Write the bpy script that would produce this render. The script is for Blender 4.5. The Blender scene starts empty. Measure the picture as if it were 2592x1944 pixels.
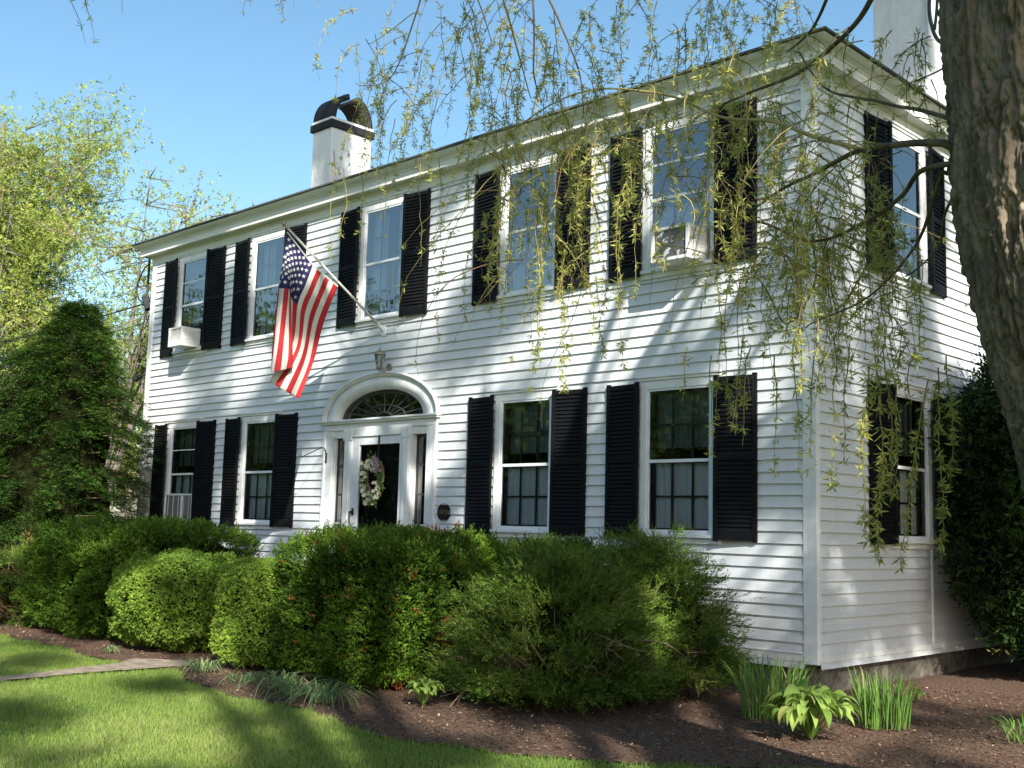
import bpy, math, random
import numpy as np
from mathutils import Vector, Matrix, noise
random.seed(7); RNG = np.random.default_rng(11)
SC = bpy.context.scene
COL = SC.collection
R = math.radians
# ------------------------------------------------------------------ camera
CAM = np.array([5.2, -9.31, 1.393]); YAW, PITCH, ROLL, FPX = R(-44.196), R(7.227), R(1.5), 2880.6
cr = np.array([math.cos(YAW), -math.sin(YAW), 0.0])
cf = np.array([math.sin(YAW)*math.cos(PITCH), math.cos(YAW)*math.cos(PITCH), math.sin(PITCH)])
cu = np.cross(cr, cf)
ax = math.cos(ROLL)*cr + math.sin(ROLL)*cu
ay = -math.sin(ROLL)*cr + math.cos(ROLL)*cu
cd = bpy.data.cameras.new('camera'); cam = bpy.data.objects.new('camera', cd); COL.objects.link(cam)
cam.matrix_world = Matrix(((ax[0], ay[0], -cf[0], CAM[0]), (ax[1], ay[1], -cf[1], CAM[1]), (ax[2], ay[2], -cf[2], CAM[2]), (0, 0, 0, 1)))
cd.lens = FPX/2592*36; cd.sensor_width = 36; cd.clip_start = 0.05; cd.clip_end = 3000
SC.camera = cam
SC.view_settings.view_transform = 'Standard'; SC.view_settings.look = 'None'
SC.view_settings.exposure = 1.1; SC.view_settings.gamma = 1.0
# ------------------------------------------------------------------ sun + sky
SUN = Vector((1.62, -1.0, 1.18)).normalized()
w = bpy.data.worlds.new('World'); SC.world = w; w.use_nodes = True
nt = w.node_tree; bg = nt.nodes['Background']
sky = nt.nodes.new('ShaderNodeTexSky'); sky.sky_type = 'NISHITA'; sky.sun_disc = False
sky.sun_elevation = math.asin(SUN.z); sky.sun_rotation = math.atan2(SUN.x, SUN.y)
sky.air_density = 1.0; sky.dust_density = 1.0; sky.ozone_density = 1.3
hs_ = nt.nodes.new('ShaderNodeHueSaturation'); hs_.inputs['Saturation'].default_value = 1.12; hs_.inputs['Hue'].default_value = .487
nt.links.new(sky.outputs[0], hs_.inputs['Color']); nt.links.new(hs_.outputs[0], bg.inputs[0]); bg.inputs[1].default_value = 0.10
sl = bpy.data.lights.new('sun', 'SUN'); sl.energy = 5.0; sl.angle = R(0.53); sl.color = (1.0, 0.965, 0.90)
so = bpy.data.objects.new('sun', sl); COL.objects.link(so)
so.rotation_euler = (-SUN).to_track_quat('-Z', 'Y').to_euler(); so.location = (20, -15, 20)

def at(px, py, depth):            # point at a real distance along the view
    a = (px-1296)/FPX; b = -(py-972)/FPX
    return CAM + depth*(cf + a*ax + b*ay)
def ray_to(px, py, axis, val):
    d = cf + (px-1296)/FPX*ax - (py-972)/FPX*ay
    return CAM + d*(val-CAM[axis])/d[axis]
# ------------------------------------------------------------------ naming helpers
def tag(o, label=None, cat=None, group=None, kind=None):
    if label: o['label'] = label
    if cat: o['category'] = cat
    if group: o['group'] = group
    if kind: o['kind'] = kind
    return o
def thing(name, label, cat, loc=(0, 0, 0), group=None):
    o = bpy.data.objects.new(name, None); o.empty_display_size = 0.1; COL.objects.link(o)
    o.location = loc
    return tag(o, label, cat, group)
def link(name, me, parent=None):
    o = bpy.data.objects.new(name, me); COL.objects.link(o)
    if parent:
        o.parent = parent
        off = Vector((0, 0, 0)); p = parent
        while p: off += p.location; p = p.parent
        o.location = -off          # all part meshes are written in world coordinates
    return o
# ------------------------------------------------------------------ materials
def mat(name, col, rough=0.6, col2=None, scale=8.0, stretch=(1, 1, 1), bump=0.0, bscale=60.0, spec=0.3, metal=0.0, lo=0.35, hi=0.65, detail=6, bdist=0.01):
    m = bpy.data.materials.new(name); m.use_nodes = True; n = m.node_tree; b = n.nodes['Principled BSDF']
    b.inputs['Roughness'].default_value = rough; b.inputs['Metallic'].default_value = metal
    b.inputs['Specular IOR Level'].default_value = spec
    b.inputs['Base Color'].default_value = (*col, 1)
    tc = n.nodes.new('ShaderNodeTexCoord'); mp = n.nodes.new('ShaderNodeMapping'); mp.inputs['Scale'].default_value = stretch
    n.links.new(tc.outputs['Object'], mp.inputs[0])
    if col2:
        t = n.nodes.new('ShaderNodeTexNoise'); t.inputs['Scale'].default_value = scale; t.inputs['Detail'].default_value = detail; t.inputs['Roughness'].default_value = .65
        r = n.nodes.new('ShaderNodeValToRGB'); r.color_ramp.elements[0].position = lo; r.color_ramp.elements[1].position = hi
        r.color_ramp.elements[0].color = (*col, 1); r.color_ramp.elements[1].color = (*col2, 1)
        n.links.new(mp.outputs[0], t.inputs[0]); n.links.new(t.outputs[0], r.inputs[0]); n.links.new(r.outputs[0], b.inputs['Base Color'])
    if bump:
        t2 = n.nodes.new('ShaderNodeTexNoise'); t2.inputs['Scale'].default_value = bscale; t2.inputs['Detail'].default_value = 5
        bp = n.nodes.new('ShaderNodeBump'); bp.inputs['Strength'].default_value = bump; bp.inputs['Distance'].default_value = bdist
        n.links.new(mp.outputs[0], t2.inputs[0]); n.links.new(t2.outputs[0], bp.inputs['Height']); n.links.new(bp.outputs[0], b.inputs['Normal'])
    return m
def leafmat(name, ca, cb, cc=None, trans=0.35, rough=0.5, spec=0.35):
    spec *= .3; rough = max(rough, .65)
    """leaf colour runs from ca to cb (to cc) by a per-leaf random tint attribute"""
    m = bpy.data.materials.new(name); m.use_nodes = True; n = m.node_tree; b = n.nodes['Principled BSDF']; out = n.nodes['Material Output']
    a = n.nodes.new('ShaderNodeAttribute'); a.attribute_name = 'tint'
    r = n.nodes.new('ShaderNodeValToRGB'); r.color_ramp.elements[0].color = (*ca, 1); r.color_ramp.elements[1].color = (*cb, 1)
    if cc:
        r.color_ramp.elements[1].position = 0.9; e = r.color_ramp.elements.new(0.97); e.color = (*cc, 1)
    n.links.new(a.outputs['Fac'], r.inputs[0]); n.links.new(r.outputs[0], b.inputs['Base Color'])
    b.inputs['Roughness'].default_value = rough; b.inputs['Specular IOR Level'].default_value = spec
    tr = n.nodes.new('ShaderNodeBsdfTranslucent'); mx = n.nodes.new('ShaderNodeMixShader'); mx.inputs[0].default_value = trans
    hs = n.nodes.new('ShaderNodeHueSaturation'); hs.inputs['Value'].default_value = 1.5; hs.inputs['Hue'].default_value = 0.485
    n.links.new(r.outputs[0], hs.inputs['Color']); n.links.new(hs.outputs[0], tr.inputs[0])
    n.links.new(b.outputs[0], mx.inputs[1]); n.links.new(tr.outputs[0], mx.inputs[2]); n.links.new(mx.outputs[0], out.inputs[0])
    return m
M = {}
M['siding'] = mat('white_clapboard_paint', (.60, .63, .64), .55, (.70, .71, .70), 2.2, (.5, .5, 4), bump=.25, bscale=30, bdist=.004)
def weather(m, zlo, zhi):      # grime that gathers on the lowest boards, and faint vertical streaks
    n = m.node_tree; b = n.nodes['Principled BSDF']; src = b.inputs['Base Color'].links[0].from_socket
    tc = n.nodes.new('ShaderNodeTexCoord'); mp = n.nodes.new('ShaderNodeMapping'); mp.inputs['Scale'].default_value = (9, 9, .9)
    t = n.nodes.new('ShaderNodeTexNoise'); t.inputs['Scale'].default_value = 1.4; t.inputs['Detail'].default_value = 8; t.inputs['Roughness'].default_value = .7
    r = n.nodes.new('ShaderNodeValToRGB'); r.color_ramp.elements[0].position = .5; r.color_ramp.elements[1].position = .8
    r.color_ramp.elements[0].color = (0, 0, 0, 1); r.color_ramp.elements[1].color = (.5, .5, .5, 1)
    mx = n.nodes.new('ShaderNodeMix'); mx.data_type = 'RGBA'; mx.inputs['B'].default_value = (.50, .50, .44, 1)
    n.links.new(tc.outputs['Object'], mp.inputs[0]); n.links.new(mp.outputs[0], t.inputs[0]); n.links.new(t.outputs[0], r.inputs[0])
    n.links.new(r.outputs[0], mx.inputs['Factor']); n.links.new(src, mx.inputs['A']); n.links.new(mx.outputs['Result'], b.inputs['Base Color'])
weather(M['siding'], .2, 1.0)
M['trim'] = mat('white_trim_paint', (.74, .75, .73), .45, (.82, .82, .79), 6, (1, 1, 1), bump=.15, bscale=25, bdist=.004)
weather(M['trim'], .2, 1)
M['cornice'] = mat('cornice_paint', (.66, .65, .58), .5, (.76, .75, .68), 4, (.4, .4, 3), bump=.1)
M['alum'] = mat('storm_window_white', (.72, .74, .75), .35, (.80, .81, .81), 12, spec=.5)
M['black'] = mat('black_shutter_paint', (.0045, .005, .006), .6, (.009, .0095, .010), 14, (1, 1, .4), bump=.2, bscale=80, bdist=.002, spec=.12)
M['roof'] = mat('grey_roof_shingle', (.06, .075, .07), .9, (.11, .12, .11), 30, bump=.5)
M['stone'] = mat('foundation_stone', (.07, .062, .048), .9, (.17, .15, .12), 7, bump=1.0, bscale=14, bdist=.04)
M['stucco'] = mat('white_chimney_render', (.66, .65, .64), .8, (.80, .79, .76), 3.5, (1, 1, .5), bump=.6, bscale=18, bdist=.02)
weather(M['stucco'], 0, 1)
M['chblack'] = mat('black_chimney_paint', (.008, .007, .008), .7, (.022, .018, .018), 6, bump=.5, bscale=20, spec=.4)
M['muntin'] = mat('dark_muntin_paint', (.035, .035, .035), .5, (.06, .06, .055), 20)
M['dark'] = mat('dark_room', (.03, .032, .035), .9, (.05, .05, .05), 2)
M['curtain'] = mat('white_sheer_curtain', (.78, .80, .84), .9, (.88, .89, .91), 5, (6, 6, .4))
M['shade'] = mat('grey_green_shade_cloth', (.16, .19, .17), .9, (.24, .27, .24), 3)
M['door'] = mat('black_door_paint', (.012, .012, .013), .3, (.02, .02, .02), 9, spec=.5)
M['brass'] = mat('aged_brass', (.32, .25, .17), .45, (.42, .36, .28), 30, metal=.6)
M['iron'] = mat('black_iron', (.02, .02, .022), .5, (.04, .04, .04), 30, metal=.3)
M['plaque'] = mat('dark_bronze', (.020, .014, .010), .5, (.035, .022, .016), 30, metal=.2)
M['bronze'] = mat('worn_bronze_lettering', (.16, .12, .07), .5, (.22, .17, .1), 40, metal=.3)
M['ac'] = mat('white_air_conditioner_case', (.66, .65, .61), .5, (.76, .75, .71), 10)
M['acgrille'] = mat('grey_grille', (.16, .16, .16), .6, (.26, .26, .26), 40)
M['bark'] = mat('willow_bark', (.070, .058, .040), .95, (.30, .235, .165), 9, (1, 1, .35), bump=1.0, bscale=70, bdist=.012, lo=.3, hi=.72, detail=10)
M['branch'] = mat('willow_branch_bark', (.06, .045, .025), .8, (.16, .12, .06), 9)
M['twig'] = mat('yellow_willow_twig', (.26, .20, .07), .7, (.42, .33, .13), 12)
M['twigred'] = mat('brown_willow_twig', (.14, .08, .045), .7, (.24, .15, .08), 12)
M['wood'] = mat('shrub_wood', (.13, .085, .05), .9, (.30, .22, .15), 14, bump=.6)
M['greybark'] = mat('grey_tree_bark', (.13, .11, .085), .9, (.25, .215, .17), 12, bump=.5)
M['core'] = mat('shrub_inner_twigs', (.006, .009, .003), 1.0, (.016, .016, .006), 14, spec=0)  # near-black solid filler; the shade deep inside the foliage is in its colour
M['panel'] = mat('grey_filler_panel', (.20, .20, .19), .7, (.30, .30, .28), 20)
M['scuffed'] = mat('grey_panel_with_flaking_white', (.10, .10, .10), .6, (.75, .75, .73), 11, lo=.56, hi=.60)
M['rope'] = mat('white_rope', (.6, .6, .57), .8, (.7, .7, .68), 60)
M['pole'] = mat('aged_white_pole_paint', (.52, .50, .42), .5, (.66, .64, .56), 20)
M['cable'] = mat('black_cable', (.02, .02, .02), .6, (.04, .04, .04), 30)
M['bluecable'] = mat('blue_black_cable', (.02, .035, .045), .5, (.03, .05, .06), 30)
def cloth(name, c):
    m = mat(name, c, .85, tuple(min(1, v*1.12) for v in c), 60, spec=.1)
    n = m.node_tree; b = n.nodes['Principled BSDF']; out = n.nodes['Material Output']
    tr = n.nodes.new('ShaderNodeBsdfTranslucent'); tr.inputs[0].default_value = (*c, 1); mx = n.nodes.new('ShaderNodeMixShader'); mx.inputs[0].default_value = .4
    n.links.new(b.outputs[0], mx.inputs[1]); n.links.new(tr.outputs[0], mx.inputs[2]); n.links.new(mx.outputs[0], out.inputs[0])
    return m
M['fred'] = cloth('flag_red', (.54, .045, .052)); M['fwhite'] = cloth('flag_white', (.74, .72, .62)); M['fblue'] = cloth('flag_blue', (.045, .04, .12)); M['fstar'] = cloth('flag_star_white', (.85, .85, .83))
def glassmat(name, refl):
    m = bpy.data.materials.new(name); m.use_nodes = True; n = m.node_tree; out = n.nodes['Material Output']; n.nodes.remove(n.nodes['Principled BSDF'])
    t = n.nodes.new('ShaderNodeBsdfTransparent'); t.inputs[0].default_value = (.86, .9, .9, 1)
    g = n.nodes.new('ShaderNodeBsdfGlossy'); g.inputs['Roughness'].default_value = .015
    f = n.nodes.new('ShaderNodeFresnel'); f.inputs[0].default_value = 1.6
    mm = n.nodes.new('ShaderNodeMath'); mm.operation = 'MULTIPLY_ADD'; mm.inputs[1].default_value = 1.0; mm.inputs[2].default_value = refl
    nz = n.nodes.new('ShaderNodeTexNoise'); nz.inputs['Scale'].default_value = 2.5; bp = n.nodes.new('ShaderNodeBump'); bp.inputs['Strength'].default_value = .05; bp.inputs['Distance'].default_value = .02
    n.links.new(nz.outputs[0], bp.inputs['Height']); n.links.new(bp.outputs[0], g.inputs['Normal'])
    mx = n.nodes.new('ShaderNodeMixShader')
    n.links.new(f.outputs[0], mm.inputs[0]); n.links.new(mm.outputs[0], mx.inputs[0]); n.links.new(t.outputs[0], mx.inputs[1]); n.links.new(g.outputs[0], mx.inputs[2]); n.links.new(mx.outputs[0], out.inputs[0])
    return m
M['glass'] = glassmat('old_window_glass', .15); M['glassup'] = glassmat('upper_window_glass', .27)
# ------------------------------------------------------------------ mesh builder
class MB:
    def __init__(s): s.v = []; s.f = []; s.m = []; s.mats = []
    def mi(s, m):
        if m not in s.mats: s.mats.append(m)
        return s.mats.index(m)
    def add(s, vs, fs, m):
        o = len(s.v); k = s.mi(m)
        s.v.extend([tuple(float(c) for c in p) for p in vs])
        for f in fs: s.f.append(tuple(i+o for i in f)); s.m.append(k)
    def box(s, x0, x1, y0, y1, z0, z1, m):
        vs = [(x, y, z) for z in (z0, z1) for y in (y0, y1) for x in (x0, x1)]
        s.add(vs, [(0, 2, 3, 1), (4, 5, 7, 6), (0, 1, 5, 4), (2, 6, 7, 3), (0, 4, 6, 2), (1, 3, 7, 5)], m)
    def obox(s, c, a, b, n, m):   # oriented box: centre and three half axes
        c, a, b, n = map(np.asarray, (c, a, b, n))
        vs = [c+i*a+j*b+k*n for k in (-1, 1) for j in (-1, 1) for i in (-1, 1)]
        s.add(vs, [(0, 2, 3, 1), (4, 5, 7, 6), (0, 1, 5, 4), (2, 6, 7, 3), (0, 4, 6, 2), (1, 3, 7, 5)], m)
    def tube(s, pts, rad, m, n=6, cap=True):
        pts = [np.asarray(p, float) for p in pts]; k = len(pts)
        if not hasattr(rad, '__len__'): rad = [rad]*k
        ref = np.array([0.31, 0.2, 0.93]); vs = []
        for i, p in enumerate(pts):
            d = pts[min(i+1, k-1)]-pts[max(i-1, 0)]; d = d/(np.linalg.norm(d)+1e-9)
            a = np.cross(d, ref)
            if np.linalg.norm(a) < .1: a = np.cross(d, np.array([1., 0, 0]))
            a /= np.linalg.norm(a); b = np.cross(d, a)
            for j in range(n):
                t = 2*math.pi*j/n; vs.append(p+rad[i]*(math.cos(t)*a+math.sin(t)*b))
        fs = [(i*n+j, i*n+(j+1) % n, (i+1)*n+(j+1) % n, (i+1)*n+j) for i in range(k-1) for j in range(n)]
        if cap: fs += [tuple(range(n))[::-1], tuple((k-1)*n+j for j in range(n))]
        s.add(vs, fs, m)
    def build(s, name, parent=None, smooth=False):
        me = bpy.data.meshes.new(name); me.from_pydata(s.v, [], s.f)
        for m in s.mats: me.materials.append(m)
        me.polygons.foreach_set('material_index', s.m)
        if smooth: me.polygons.foreach_set('use_smooth', [True]*len(s.f))
        me.update(); return link(name, me, parent)
def bevel(o, wd=.004):
    b = o.modifiers.new('bevel', 'BEVEL'); b.width = wd; b.segments = 2; b.limit_method = 'ANGLE'; return o
def spline(pts, n=8):
    pts = [np.asarray(p, float) for p in pts]; out = []
    P = [2*pts[0]-pts[1]]+pts+[2*pts[-1]-pts[-2]]
    for i in range(1, len(P)-2):
        for k in range(n):
            t = k/n; a, b, c, d = P[i-1:i+3]
            out.append(.5*((2*b)+(-a+c)*t+(2*a-5*b+4*c-d)*t*t+(-a+3*b-3*c+d)*t**3))
    out.append(pts[-1]); return out
# ------------------------------------------------------------------ vector noise and leaf meshes
_T = RNG.random((64, 64, 64)).astype(np.float32)
def vnoise(P):
    P = np.asarray(P, float)+100.0; I = np.floor(P).astype(int); F = P-I; F = F*F*(3-2*F); o = 0
    for i in (0, 1):
        for j in (0, 1):
            for k in (0, 1):
                wgt = (F[:, 0] if i else 1-F[:, 0])*(F[:, 1] if j else 1-F[:, 1])*(F[:, 2] if k else 1-F[:, 2])
                o = o+wgt*_T[(I[:, 0]+i) % 64, (I[:, 1]+j) % 64, (I[:, 2]+k) % 64]
    return o*2-1
def unit(v): return v/(np.linalg.norm(v, axis=-1, keepdims=True)+1e-9)
def leafdata(P, D, W, L, B, fold=0.0):
    """rhombic leaves: base P, length axis D, width axis W, lengths L, widths B -> (4N,3)"""
    L = np.broadcast_to(L, len(P))[:, None]; B = np.broadcast_to(B, len(P))[:, None]
    mid = P+D*L*.45
    return np.stack([P, mid+W*B*.5, P+D*L, mid-W*B*.5], 1).reshape(-1, 3)
class Leaves:
    def __init__(s): s.V = []; s.t = []; s.mi = []
    def add(s, V, tint, mi=0):
        s.V.append(V); n = len(V)//4; s.t.append(np.repeat(np.broadcast_to(tint, n), 4)); s.mi.append(np.full(n, mi))
    def build(s, name, mats, parent=None, mb=None):
        V = np.concatenate(s.V); t = np.concatenate(s.t); mi = np.concatenate(s.mi); N = len(V)//4
        me = bpy.data.meshes.new(name); loops = np.arange(4*N); starts = np.arange(0, 4*N, 4); mi = list(mi)
        tot = np.full(N, 4)
        if mb:       # woody parts in the same mesh
            bv = np.array(mb.v); base = len(V); V = np.concatenate([V, bv]); t = np.concatenate([t, np.zeros(len(bv))])
            l2 = []; s2 = []; c = 4*N; k2 = []
            for f in mb.f: s2.append(c); k2.append(len(f)); c += len(f); l2.extend(i+base for i in f)
            loops = np.concatenate([loops, l2]); starts = np.concatenate([starts, s2]); tot = np.concatenate([tot, k2])
            mi += [len(mats)+i for i in mb.m]; mats = list(mats)+mb.mats
        me.vertices.add(len(V)); me.vertices.foreach_set('co', V.astype(np.float32).ravel())
        me.loops.add(len(loops)); me.loops.foreach_set('vertex_index', loops.astype(np.int32))
        me.polygons.add(len(starts)); me.polygons.foreach_set('loop_start', starts.astype(np.int32)); me.polygons.foreach_set('loop_total', tot.astype(np.int32))
        for m in mats: me.materials.append(m)
        me.polygons.foreach_set('material_index', np.array(mi, np.int32))
        a = me.attributes.new('tint', 'FLOAT', 'POINT'); a.data.foreach_set('value', t.astype(np.float32))
        me.update(calc_edges=True); return link(name, me, parent)
def rnd(n, s=1.0): return RNG.normal(size=(n, 3))*s
def sprays(P, D, U, n, length, lL, lW, ang=.8, jit=.25, droop=0.0):
    """P,D,U (S,3): leafy sprays in the plane of D and cross(D,U), n leaflets each"""
    S = len(P); D = unit(D); side = unit(np.cross(D, U)); 
    u = (np.arange(n)+.5)/n; sg = np.where(np.arange(n) % 2, 1., -1.)
    length = np.broadcast_to(length, S)
    pos = P[:, None]+D[:, None]*(u[None, :, None]*length[:, None, None])
    pos[:, :, 2] -= droop*(u**2)[None]*length[:, None]
    a = ang*(1-.55*u)
    d = D[:, None]*np.cos(a)[None, :, None]+side[:, None]*(sg*np.sin(a))[None, :, None]
    d = unit(d+RNG.normal(size=d.shape)*jit)
    up = unit(np.cross(d, side[:, None]*np.ones_like(d)))+RNG.normal(size=d.shape)*jit
    wv = unit(np.cross(d, unit(U)[:, None]+RNG.normal(size=d.shape)*jit*1.5))
    sc = (1-.45*u)[None, :]*RNG.uniform(.7, 1.25, (S, n))
    return leafdata(pos.reshape(-1, 3), d.reshape(-1, 3), wv.reshape(-1, 3), lL*sc.ravel(), lW*sc.ravel())
def sphere_dirs(n, zmin=-1.0):
    z = RNG.uniform(zmin, 1, n); a = RNG.uniform(0, 2*math.pi, n); r = np.sqrt(1-z*z)
    return np.stack([r*np.cos(a), r*np.sin(a), z], 1)
def superr(d, e):                 # radius of the unit superellipsoid in direction d
    return (np.abs(d[:, 0])**e+np.abs(d[:, 1])**e+np.abs(d[:, 2])**e)**(-1/e)
def blob(d, half, e, amp, fr, seed):
    """surface point of a clipped shrub in direction d"""
    r = superr(d, e); p = d*r[:, None]
    q = d*r[:, None]*half
    k = 1+amp*vnoise(q*fr+seed)+amp*.6*vnoise(q*fr*2.3+seed+9)+amp*.35*vnoise(q*fr*5+seed+5)
    return q*k[:, None]
def coremesh(mb, c, half, e, amp, fr, seed, shrink, m, nu=36, nv=22, zfloor=None):
    th = np.linspace(0, 2*math.pi, nu, endpoint=False); ph = np.linspace(-math.pi/2, math.pi/2, nv)
    T, Pp = np.meshgrid(th, ph); d = np.stack([np.cos(Pp)*np.cos(T), np.cos(Pp)*np.sin(T), np.sin(Pp)], -1).reshape(-1, 3)
    q = blob(d, half, e, amp, fr, seed)*shrink+c
    if zfloor is not None: q[:, 2] = np.maximum(q[:, 2], zfloor)
    fs = [(i*nu+j, i*nu+(j+1) % nu, (i+1)*nu+(j+1) % nu, (i+1)*nu+j) for i in range(nv-1) for j in range(nu)]
    mb.add(q, fs, m)
# ================================================================== GROUND
def sheet(name, x0, x1, y0, y1, step, zf, m, kind='structure'):
    nx = int((x1-x0)/step)+1; ny = int((y1-y0)/step)+1
    X, Y = np.meshgrid(np.linspace(x0, x1, nx), np.linspace(y0, y1, ny)); Z = zf(X, Y)
    V = np.stack([X, Y, Z], -1).reshape(-1, 3)
    fs = [(i*nx+j, i*nx+j+1, (i+1)*nx+j+1, (i+1)*nx+j) for i in range(ny-1) for j in range(nx-1)]
    mb = MB(); mb.add(V, fs, m); o = mb.build(name, smooth=True); return tag(o, kind=kind)
M['lawn'] = mat('lawn_soil_and_turf', (.045, .085, .016), 1, (.09, .15, .035), 6, bump=.6, bscale=40)
M['mulch'] = mat('bark_mulch', (.048, .026, .016), 1, (.175, .105, .068), 28, bump=1.0, bscale=45, bdist=.03, detail=10)
M['path'] = mat('worn_earth_path', (.17, .13, .09), 1, (.32, .26, .19), 9, bump=.7, bscale=60, bdist=.01)
tag(sheet('ground', -400, 400, -400, 400, 80, lambda X, Y: X*0-.02, M['lawn']), kind='structure')
def poly_sheet(name, poly, z, m, amp=.0, step=.06):
    poly = np.array(poly); x0, y0 = poly.min(0); x1, y1 = poly.max(0)
    nx = int((x1-x0)/step)+1; ny = int((y1-y0)/step)+1
    X, Y = np.meshgrid(x0+np.arange(nx)*step, y0+np.arange(ny)*step)
    jit = .05
    V = np.stack([X, Y, 0*X], -1).reshape(-1, 3)
    ins = inside(V[:, :2]+np.stack([vnoise(V*3)*jit, vnoise(V*3+7)*jit], -1), poly)
    V[:, 2] = z+amp*(vnoise(V*2.1)+.6*vnoise(V*6))
    fs = [f for i in range(ny-1) for j in range(nx-1) for f in [(i*nx+j, i*nx+j+1, (i+1)*nx+j+1, (i+1)*nx+j)] if ins[list(f)].all()]
    mb = MB(); mb.add(V, fs, m); return tag(mb.build(name, smooth=True), kind='structure')
def inside(P, poly):
    x, y = P[:, 0], P[:, 1]; r = np.zeros(len(P), bool); n = len(poly)
    for i in range(n):
        xa, ya = poly[i]; xb, yb = poly[(i+1) % n]
        c = ((ya > y) != (yb > y)) & (x < (xb-xa)*(y-ya)/(yb-ya+1e-12)+xa); r ^= c
    return r
BED = [(-30, -2.6), (-9.6, -3.35), (-8.1, -3.75), (-7.2, -3.62), (-6.2, -3.85), (-5.5, -3.75), (-5.05, -3.55), (-4.4, -3.75), (-3.9, -3.95), (-3.0, -4.08), (-2.0, -4.10), (-1.2, -4.22), (-.55, -4.24),
       (.15, -4.06), (.85, -3.62), (1.4, -3.12), (2.1, -2.45), (3.2, -2.2), (6, -1.5), (6, 14), (-30, 14)]
PATH = [(-5.6, -3.5), (-5.36, -3.85), (-5.12, -4.5), (-5.0, -5.02), (-4.85, -8), (-4.45, -8), (-4.66, -5.4), (-4.78, -4.5), (-4.78, -3.95), (-4.75, -3.3), (-5.2, -3.2)]
poly_sheet('mulch_bed', BED, -.006, M['mulch'], .007)
poly_sheet('footpath', PATH, .010, M['path'], .003, .04)
# lawn blades
def grass():
    L = Leaves(); n = 850000
    P = np.stack([RNG.uniform(-13.5, 4.8, n), RNG.uniform(-9.0, -2.0, n), np.zeros(n)], 1)
    bed = np.array(BED); dist = np.linalg.norm(P[:, :2]-CAM[:2], axis=1)
    jj = np.stack([vnoise(P*3)*.09+vnoise(P*11+3)*.05, vnoise(P*3+7)*.09+vnoise(P*11+8)*.05], -1)
    ok = ~inside(P[:, :2]+jj, BED) & ~inside(P[:, :2]+jj*.8, PATH)
    rel = P-CAM; fz = rel@cf; fx = np.abs(rel@ax)/np.maximum(fz, .1); ok &= (fz > 1.0) & (fx < .95)
    P = P[ok]; n = len(P); P[:, 2] = -.02
    D = unit(np.stack([RNG.normal(size=n)*.38, RNG.normal(size=n)*.38, np.ones(n)], 1)); W = unit(np.cross(D, rnd(n)))
    patch = vnoise(P*1.3+4); h = (.026+.008*patch)*RNG.uniform(.6, 1.3, n)+.02
    L.add(leafdata(P, D, W, h, RNG.uniform(.0026, .0046, n)), np.clip(.5+.25*patch+.22*RNG.normal(size=n), 0, 1))
    # longer tufts at the ragged edge
    gm = leafmat('grass_blade', (.095, .165, .030), (.28, .36, .085), (.38, .34, .16), .35, .55)
    return tag(L.build('grass', [gm]), 'short mown green lawn grass in front of the flower bed', 'grass', kind='stuff')
grass()
def mulch_chips():
    L = Leaves(); n = 42000
    P = np.stack([RNG.uniform(-9.5, 3.6, n), RNG.uniform(-4.4, 1.5, n), np.full(n, .008)], 1)
    P = P[inside(P[:, :2]+np.stack([vnoise(P*9), vnoise(P*9+5)], -1)*.06, BED) & ~inside(P[:, :2], PATH)]; P = P[~((P[:, 0] < 0) & (P[:, 1] > 0))]; n = len(P)
    D = unit(rnd(n)*[1, 1, .28]); W = unit(np.cross(D, unit(rnd(n)*.35+[0, 0, 1])))
    L.add(leafdata(P, D, W, RNG.uniform(.012, .05, n), RNG.uniform(.005, .016, n)), RNG.random(n)**1.3)
    m = leafmat('mulch_chip', (.034, .018, .011), (.22, .13, .078), (.42, .33, .19), .0, .95, .1)
    tag(L.build('mulch_chips', [m]), 'loose brown bark chips scattered over the planting bed', 'mulch', kind='stuff')
mulch_chips()
# ================================================================== HOUSE
LN = 12.376; DEP = 9.0; S = .11; ZC = .44          # clapboard exposure and first lap line
house = thing('white_clapboard_house', 'white two storey clapboard house with black shutters and arched fanlight door', 'house', (-6.2, 0, 0))
WX = [-11.383, -9.263, -6.628, -3.974, -1.867]; GW = .7425
ZL = (1.408, 2.823, 2.105); ZU = (4.112, 5.542, 4.83)
DX = -6.202                                           # door axis
openings = []                                         # x0,x1,z0,z1 in the front wall
for i, x in enumerate(WX):
    openings.append((x-.02, x+GW+.02, ZU[0]-.02, ZU[1]+.02))
    if i != 2: openings.append((x-.02, x+GW+.02, ZL[0]-.02, ZL[1]+.02))
def door_cut(z):
    if z < 2.74: return (DX-1.02, DX+1.02)
    k = (z-2.74)/.46
    return None if k >= .97 else (DX-1.0*math.sqrt(1-k*k), DX+1.0*math.sqrt(1-k*k))
side_op = [(1.527-.02, 1.527+.76, ZL[0]-.02, ZL[1]+.02), (1.527-.02, 1.527+.76, ZU[0]-.02, ZU[1]+.02), (4.07-.02, 4.07+.76, ZU[0]-.02, ZU[1]+.02), (4.07-.02, 4.07+.76, ZL[0]-.02, ZL[1]+.02)]
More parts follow.
